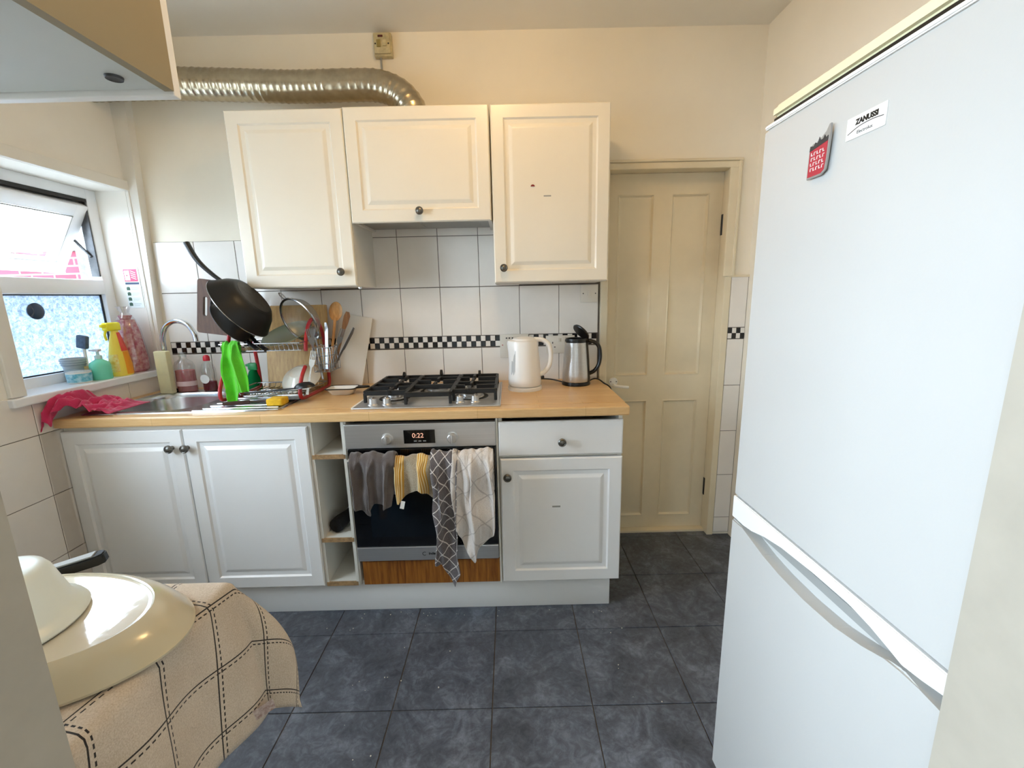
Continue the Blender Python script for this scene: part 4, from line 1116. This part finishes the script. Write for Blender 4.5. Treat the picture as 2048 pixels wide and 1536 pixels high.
part('pump_head', xf(join(bx(-.012, .012, -.010, .010, .122, .133, .003), bx(-.034, -.008, -.005, .005, .124, .131, .002)), T(.006, -.322, SZ)), mat('pale_pump_plastic', (214, 214, 220), .3), t)
t = thing('dish_brush', (-.055, -.318, SZ), 'upright dish brush with blue-grey head behind the mint soap', 'brush')
part('pot', xf(lathe([(0, 0), (.018, 0), (.021, .06), (.019, .06), (.016, .003), (0, .003)], 20), T(-.055, -.318, SZ)), mat('amber_plastic', (240, 206, 120), .3), t)
part('stem', tube([(-.055, -.318, SZ + .004), (-.060, -.310, SZ + .14)], .006, 8), m_white, t)
part('head', xf(bx(-.022, .022, -.010, .010, -.028, .030, .006), T(-.062, -.308, SZ + .163) @ R(12, 'Y')), mat('blue_grey_bristles', (84, 104, 128), .6, var=.4, vs_=90), t)
t = thing('spray_bottle', (.008, -.222, SZ), 'yellow and orange trigger spray cleaner on the window sill', 'bottle')
def spray_bm():
    b = lathe([(0, 0), (.042, 0), (.045, .005), (.044, .05), (.036, .11), (.026, .16), (.017, .195), (.014, .205), (0, .205)], 32)
    return xf(b, T(.008, -.222, SZ) @ S(.8, 1.1, 1))
part('bottle', spray_bm(), mat('yellow_bottle_plastic', (250, 226, 90), .3), t)
part('back_grip', xf(lathe([(.0455, .006), (.0446, .05), (.0366, .11)], 8, math.radians(-15), math.radians(75)), T(.008, -.222, SZ) @ S(.8, 1.1, 1)), mat('orange_sleeve', (246, 160, 30), .3), t)
part('shoulder', xf(lathe([(.0368, .112), (.0266, .16), (.0176, .197)], 10, math.radians(-20), math.radians(80)), T(.008, -.222, SZ) @ S(.8, 1.1, 1)), mat('red_orange_sleeve', (226, 74, 50), .3), t)
part('front_label', xf(lathe([(.0458, .02), (.0446, .05), (.0386, .10)], 8, math.radians(240), math.radians(315)), T(.008, -.222, SZ) @ S(.8, 1.1, 1)), mat('cream_yellow_label', (246, 240, 170), .4, rgb2=(236, 190, 60), vs_=70), t, label='cream and orange label')
part('trigger_head', join(bx(-.008, .024, -.268, -.198, SZ + .205, SZ + .243, .008, 3), bx(.001, .015, -.285, -.266, SZ + .222, SZ + .236, .003), tube(crom([(.008, -.262, SZ + .210), (.008, -.272, SZ + .19), (.008, -.268, SZ + .165)], 4), .005, 8)), mat('bright_yellow_plastic', (246, 236, 40), .3), t)
# bag of pink stuff
t = thing('plastic_bag', (-.02, -.118, SZ), 'clear plastic bag of pink and red scraps in the window corner', 'bag')
def bag_bm(s, z1):
    b = lathe([(0, 0), (.046 * s, .0), (.056 * s, .012), (.057 * s, .06), (.052 * s, .13), (.044 * s, .20), (.034 * s, .25), (.016 * s, z1 - .03), (.022 * s, z1 - .012), (.028 * s, z1), (0, z1 - .005)], 40)
    for v in b.verts:
        n_ = noise.noise(v.co * 38) * .006 + noise.noise(v.co * 90) * .002
        v.co.x *= 1 + n_ * 14; v.co.y *= 1 + n_ * 14
    return xf(b, T(-.02, -.118, SZ) @ S(1, .95, 1))
part('bag', bag_bm(1.12, .312), glass_mat('crinkled_clear_film', (.96, .94, .94), .16, .12), t)
part('filling', bag_bm(1.0, .270), mat('pink_red_scraps', (176, 62, 88), .8, rgb2=(214, 170, 160), vs_=60, bump=1, bs=90), t, label='pink and red scraps')
# fire notice on the window reveal
t = thing('fire_notice', (-.012, WY1 - .0015, 1.325), 'fire action notice with red panel on the window reveal', 'notice')
yn = WY1 - .001
part('sheet', bx(-.052, .024, yn - .0012, yn, 1.322, 1.515), mat('notice_paper', (232, 238, 236), .5), t, False)
part('red_panel', bx(-.048, .016, yn - .0018, yn - .0012, 1.448, 1.506), mat('notice_red', (206, 52, 96), .5), t, False)
part('hand_symbol', bx(-.044, -.020, yn - .0022, yn - .0018, 1.453, 1.500), m_white, t, False)
part('call_point', bx(-.036, -.030, yn - .0026, yn - .0022, 1.473, 1.480), mat('notice_red_dot', (150, 40, 70), .5), t, False)
for i in range(4): part('flame_mark', xf(bx(-.016, .010, -.0022, -.0018, -.0016, .0016), T(0, yn, 1.462 + i * .010) @ R(24, 'Y')), mat('notice_pale_%d' % i, (240, 214, 222), .5), t, False)
part('heading_bar', bx(-.048, .018, yn - .0018, yn - .0012, 1.434, 1.444), mat('notice_navy', (52, 70, 100), .5), t, False)
mg = mat('notice_green', (70, 100, 84), .5)
for i in range(4):
    z = 1.414 - i * .025
    part('pictogram', join(bx(-.046, -.030, yn - .0018, yn - .0012, z - .007, z + .007), bx(-.042, -.034, yn - .0019, yn - .0013, z - .003, z + .009)), mg, t, False)
    for k in range(3): part('text_line', bx(-.024, .012 - .008 * (k == 2), yn - .0016, yn - .0012, z + .004 - k * .005, z + .0052 - k * .005), mat('notice_grey_%d_%d' % (i, k), (170, 184, 186), .6), t, False)

# pink cloth heaped on the worktop corner
def pink_fn(u, v):
    x = .036 + u * .195; y = -.655 + v * .205 + u * .03 + .058 * min(1, max(0, (u - .22) / .22))
    e = min(1, min(u + .12, 1 - u) * 5 + .03) * min(1, min(v + .25, 1 - v) * 4 + .03)
    q = Vector((u * 5.2, v * 3.6, 1.7))
    rg = 1 - min(1, abs(noise.noise(q)) * 2.6)
    r2_ = 1 - min(1, abs(noise.noise(q * 2.1 + Vector((4, 1, 2)))) * 2.4)
    bulk = math.exp(-((u - .22) / .30) ** 2)
    h = e * (.010 + .034 * bulk + (.012 + .026 * bulk) * rg + .014 * r2_)
    z = WZ + .007 + h
    over = -.600 - y
    if over > 0:
        y = -.604 - min(over, .03) - .010 * rg; z -= over * 1.5
    return (x, y, z), (u, v)
o = solo('microfibre_cloth', grid(60, 44, pink_fn), m_pink, 'crumpled pink cloth heaped over the left end of the worktop', 'cloth', angle=80)
solid(o, .004, 1); subd(o)

# towels on the oven handle
g_t = 'cloths hung on the oven handle'
YB, ZB = -.628, .734
drape('hand_towel', m_cloth_g, 'dark grey towel bunched at the left end of the oven handle', 'towel', 1.186, 1.362, YB, ZB + .020, .215, 1.178, 1.345, 2.6, .024, .16, g_t, lambda u: .80 + .24 * math.exp(-((u - .40) / .14) ** 2) + .05 * math.sin(u * 9), .4, rbar=.026, th=.006)
mtw = drape('tea_towel', m_mustard, 'mustard striped cloth between the dark grey towel and the check towel', 'tea towel', 1.352, 1.508, YB, ZB + .008, .165, 1.350, 1.512, 1.7, .022, .14, g_t, lambda u: .86 + .16 * math.sin(u * 6.3 + 1.2) , 1.1, rbar=.016)
drape('tea_towel', m_tea_grey, 'long charcoal tea towel with white check, hanging lowest', 'tea towel', 1.498, 1.602, YB - .004, ZB + .024, .545, 1.498, 1.585, 1.2, .022, .16, g_t, lambda u: .80 + .20 * max(0, 1 - abs(u - .72) / .42), .2, .72, .026, 36, 70, skew=.0)
drape('tea_towel', m_tea_beige, 'pale beige tea towel with faint check at the right end of the oven handle', 'tea towel', 1.582, 1.738, YB - .006, ZB + .028, .430, 1.584, 1.752, 2.1, .024, .16, g_t, lambda u: .66 + .34 * max(0, 1 - abs(u - .36) / (.32 if u < .36 else .62)), 2.2, .62, .028, 44, 60)
part('care_label', xf(bx(-.008, .008, -.0006, .0006, -.016, .016), T(1.383, -.672, .556) @ R(14, 'Y')), m_white, mtw, False, 'white care label')

# ------------------------------------------------------------------ table, cloth and what stands on it
TZ = .745
tb = thing('side_table', (.70, -1.56, 0), 'small table hidden under the beige cloth beside the doorway', 'table')
part('tabletop', bx(.16, 1.182, -1.750, -1.404, .715, TZ - .004, .004), m_spoon, tb, False)
for x in (.19, .98):
    for y in (-1.735, -1.465): part('leg', bx(x, x + .035, y, y + .035, 0, .715, .003), m_spoon, tb, False)
EX, EY, RC = 1.188, -1.397, .018           # table edges where the fabric turns over
A_ = math.radians(11)
def cloth_fn(u, v):
    # cloth coordinates (rotated weave)
    X = .20 + u * (1.528 - .20); Y = -1.749 + v * .505
    X += (Y + 1.36) * .16                    # hem follows the weave direction
    ca, sa = math.cos(A_), math.sin(A_)
    U = X * ca - Y * sa; V_ = X * sa + Y * ca
    a, b = max(0, X - EX), max(0, Y - EY)
    d_ = math.hypot(a, b)
    if d_ == 0:
        return (X, Y, TZ + .0015 + .002 * noise.noise((X * 7, Y * 7, 0))), (U, V_)
    th = math.atan2(b, a)
    corner = math.sin(2 * th) if a > 0 and b > 0 else 0
    arc = RC * PI / 2
    if d_ < arc:
        k = d_ / RC; out = RC * math.sin(k); dz = RC * (1 - math.cos(k))
    else:
        r_ = d_ - arc
        fl = .10 + .20 * corner
        wave = (.012 * math.sin(min(Y, EY) * 26 + 1.0) * math.cos(th) ** 2 + .010 * math.sin(min(X, EX) * 24) * math.sin(th) ** 2) * min(1, r_ / .12)
        bl = .030 * math.sin(min(1, r_ / .34) * PI) * corner
        out = RC + r_ * fl + wave + bl; dz = RC + r_ * math.sqrt(max(.05, 1 - fl * fl))
    px_, py_ = min(X, EX), min(Y, EY)
    return (px_ + out * math.cos(th), py_ + out * math.sin(th), TZ + .0015 - dz), (U, V_)
tc = thing('tablecloth', (.8, -1.55, TZ), 'beige linen cloth with black stitched check draped over the side table', 'tablecloth')
cl = part('fabric', grid(110, 60, cloth_fn), m_tcloth, tc, angle=80)
solid(cl, .002, 1)
part('care_label', xf(bx(-.022, .022, -.0006, .0006, -.013, .013), T(1.256, -1.436, .464) @ R(40, 'Z') @ R(-8, 'Y')), mat('printed_label', (196, 180, 172), .6, rgb2=(140, 110, 100), vs_=130), tc, False, 'small printed label at the hem')

# oval dish upside down
CD = (.925, -1.560, TZ + .003)
od_ = thing('oval_dish', CD, 'large cream oval dish upside down on the tablecloth', 'dish')
m_cream = mat('cream_plastic', (196, 184, 156), .22, coat=.4)
m_creamb = mat('glossy_cream_base', (226, 220, 204), .06, coat=1., bump=.25, bs=16)
part('body', xf(lathe([(.97, .0), (1.0, .003), (1.0, .007), (.985, .010), (.94, .026), (.88, .040), (.83, .047), (.80, .050), (.785, .0515), (.775, .050), (.77, .048), (.70, .046)], 72), T(*CD) @ S(.295, .172, 1)), m_cream, od_)
part('base', xf(lathe([(0, .0470), (.60, .0470), (.768, .0474)], 72), T(*CD) @ S(.295, .172, 1)), m_creamb, od_, label='glossy flat base reflecting the window')
# white tub upside down on it
t = solo('mixing_bowl', xf(lathe([(.114, .0), (.116, .003), (.112, .009), (.102, .013), (.096, .020), (.078, .074), (.071, .084), (.060, .088), (0, .088), (0, .085), (.058, .085), (.074, .072), (.092, .018), (.108, .004)], 48), T(.930, -1.580, TZ + .0530) @ S(1, 1, 1.14)), mat('milky_white_plastic', (226, 232, 226), .3), 'milky white plastic bowl upside down on the oval dish', 'bowl')
t = thing('pan_handle', (.84, -1.40, TZ + .002), 'black utensil handle with a pale top lying behind the white bowl', 'utensil')
HM = T(.792, -1.420, TZ + .022) @ R(24, 'Z') @ R(-9, 'Y')
part('grip', xf(prism([(0, -.014), (.13, -.017), (.142, -.010), (.142, .010), (.13, .017), (0, .014)], .022, .003), HM), m_black, t)
part('top_inlay', xf(prism([(0, -.010), (.125, -.013), (.125, .013), (0, .010)], .0035, .001), HM @ T(0, 0, .021)), m_fridge_g, t)
part('shaft', xf(bx(-.09, .004, -.008, .008, .002, .012, .002), HM), m_chrome, t)

# ------------------------------------------------------------------ fridge freezer
fr = thing('fridge_freezer', (2.357, -1.232, 0), 'tall white fridge freezer with two doors at the right', 'fridge')
W, FX, FYY = .537, 2.357, -1.232
HZ = lambda z: .067 + .95 * z            # heights as measured against the door seams
def fpoly(poly, x0, x1, bev=.004):
    """polygon in (t, z) where t runs along the front towards the camera, extruded in depth"""
    m_ = Matrix(((0, 0, 1, 0), (-1, 0, 0, 0), (0, 1, 0, 0), (0, 0, 0, 1)))
    return xf(prism([(t, HZ(z) if z > .1 else z) for t, z in poly], x1 - x0, bev), T(FX + x0, FYY, 0) @ m_)
part('body', fpoly([(.004, .03), (W - .004, .03), (W - .004, 1.688), (.004, 1.688)], .062, .60), m_fridge, fr)
part('top_cap', fpoly([(.0, 1.701), (W, 1.701), (W, 1.730), (.0, 1.730)], .012, .60, .008), m_fridge_top, fr, label='yellowed plastic top')
part('top_gasket', fpoly([(.008, 1.682), (W - .008, 1.682), (W - .008, 1.703), (.008, 1.703)], .014, .061, .001), m_black, fr)
ud = part('upper_door', fpoly([(0, .818), (W, .818), (W, 1.681), (0, 1.681)], .0, .055, .006), m_fridge, fr)
part('door_cap', fpoly([(0, 1.6815), (W, 1.6815), (W, 1.690), (0, 1.690)], .001, .055, .002), m_white, ud)
# handle trim under the upper door: lower edge arches up over the grip
tl = [(W, .816), (0, .816), (0, .757), (0.048, .757), (0.085, .764), (0.133, .778), (0.190, .788), (0.285, .794), (0.361, .795), (0.408, .790), (0.442, .779), (0.465, .770), (0.494, .776), (0.522, .782), (W, .783)]
part('handle_trim', fpoly(tl, .0, .055, .002), m_white, ud, False, label='curved white handle trim')
ll = [(0, .035), (W, .035), (W, .756), (0.522, .757), (0.494, .760), (0.465, .764), (0.437, .756), (0.399, .742), (0.342, .728), (0.266, .722), (0.190, .724), (0.133, .731), (0.085, .742), (0.048, .750), (0, .752)]
ld = part('lower_door', fpoly(ll, .0, .055, .004), m_fridge, fr, False)
part('grip_recess', fpoly([(.04, .70), (W - .01, .70), (W - .01, .83), (.04, .83)], .030, .058, .001), m_fridge, ld, False, 'recessed finger grip')
part('grip_seal', fpoly([(.004, .745), (W - .004, .745), (W - .004, .765), (.004, .765)], .028, .0299, 0), m_fridge_g, ld, False)  # grey gasket strip along the seam between the two doors
for t_ in (.06, W - .09):
    part('foot', xf(lathe([(0, 0), (.018, 0), (.018, .03), (0, .03)], 14), T(FX + .11, FYY - t_, 0)), m_black, fr)
# badge
FM = Matrix(((0, 0, -1, 0), (-1, 0, 0, 0), (0, 1, 0, 0), (0, 0, 0, 1)))     # local x -> towards camera, y -> up, z -> out of the door
bg_ = part('badge', xf(bx(-.037, .037, -.0165, .0165, 0, .0015, .0006), T(FX, FYY - .273, 1.584) @ FM), m_arch, ud, False, 'maker\'s badge')
B0 = T(FX, FYY - .273, 1.584) @ FM @ T(0, 0, .0016)
text('ZANUSSI', .0105, m_black, 'badge_lettering', bg_, B0 @ T(.002, .0062, 0), .0002, .0006)
text('Electrolux', .0072, m_panb, 'badge_lettering', bg_, B0 @ T(.0, -.0090, 0), .0002)
part('badge_swoosh', xf(tube(crom([(-.033, -.0075, 0), (-.012, -.0012, 0), (.012, .0004, 0), (.033, -.0015, 0)], 5), .0006, 5), B0), m_panb, bg_)
# souvenir magnet
t = thing('fridge_magnet', (FX - .001, FYY - .184, 1.532), 'red souvenir magnet with dark skyline on the upper fridge door', 'magnet')
M0 = T(FX - .0005, FYY - .184, 1.563) @ FM
part('plate', xf(prism([(-.025, -.034), (.012, -.034), (.022, -.028), (.024, -.01), (.026, .03), (.025, .044), (.021, .044), (.016, .034), (.006, .028), (.0, .026), (-.008, .022), (-.016, .024), (-.024, .018)], .003, .0006), M0), mat('magnet_backing', (150, 146, 140), .4), t, False)
part('red_face', xf(prism([(-.022, -.031), (.011, -.031), (.019, -.026), (.021, -.01), (.022, .018), (-.021, .012)], .0006), M0 @ T(0, 0, .003)), mat('magnet_red', (176, 44, 60), .4), t, False)
part('skyline', xf(prism([(-.022, .012), (.022, .018), (.022, .026), (.016, .024), (.014, .029), (.010, .024), (.004, .024), (.001, .03), (-.003, .021), (-.009, .024), (-.012, .019), (-.021, .021)], .0008), M0 @ T(0, 0, .0032)), m_panb, t, False)
for i in range(4):
    for k in range(5):
        x = -.017 + k * .0072 + (i % 2) * .001; z = .006 - i * .0085
        part('letter_mark', xf(join(bx(x, x + .0016, z - .0028, z + .0028, 0, .0004), bx(x, x + .0045, z + (.0016 if (i + k) % 2 else -.0026), z + (.0028 if (i + k) % 2 else -.0014), 0, .0004)), M0 @ T(0, 0, .0037)), m_white, t, False)
fr.rotation_euler.z = math.radians(1.27)

# ------------------------------------------------------------------ lamps, crumbs
lp_ = thing('ceiling_lamp', (1.75, -1.0, CZ), 'round ceiling lamp above the middle of the kitchen', 'lamp')
part('base', xf(lathe([(0, 0), (.09, 0), (.09, -.02), (0, -.022)], 28), T(1.75, -1.0, CZ)), m_white, lp_)
part('globe', xf(lathe([(.085, -.02), (.11, -.05), (.10, -.09), (.06, -.12), (0, -.13)], 28), T(1.75, -1.0, CZ)), emis('warm_lamp_globe', (255, 210, 144), 17.5), lp_)

bm = new_bm()
for i in range(46):
    x = random.choice((random.gauss(1.33, .10), random.gauss(1.45, .12), random.gauss(2.17, .03), random.uniform(.95, 2.3)))
    y = random.choice((random.gauss(-.585, .015), random.uniform(-1.2, -.57)))
    if y > -.56: continue
    s_ = random.uniform(.0012, .0030)
    b = bmesh.ops.create_icosphere(bm, subdivisions=1, radius=s_, matrix=T(x, y, s_ * .5) @ S(1, random.uniform(.6, 1.4), .6))
solo('crumbs', bm, mat('pale_crumbs', (196, 192, 180), .9), 'pale crumbs scattered on the dark floor below the plinth', 'crumbs', kind='stuff')
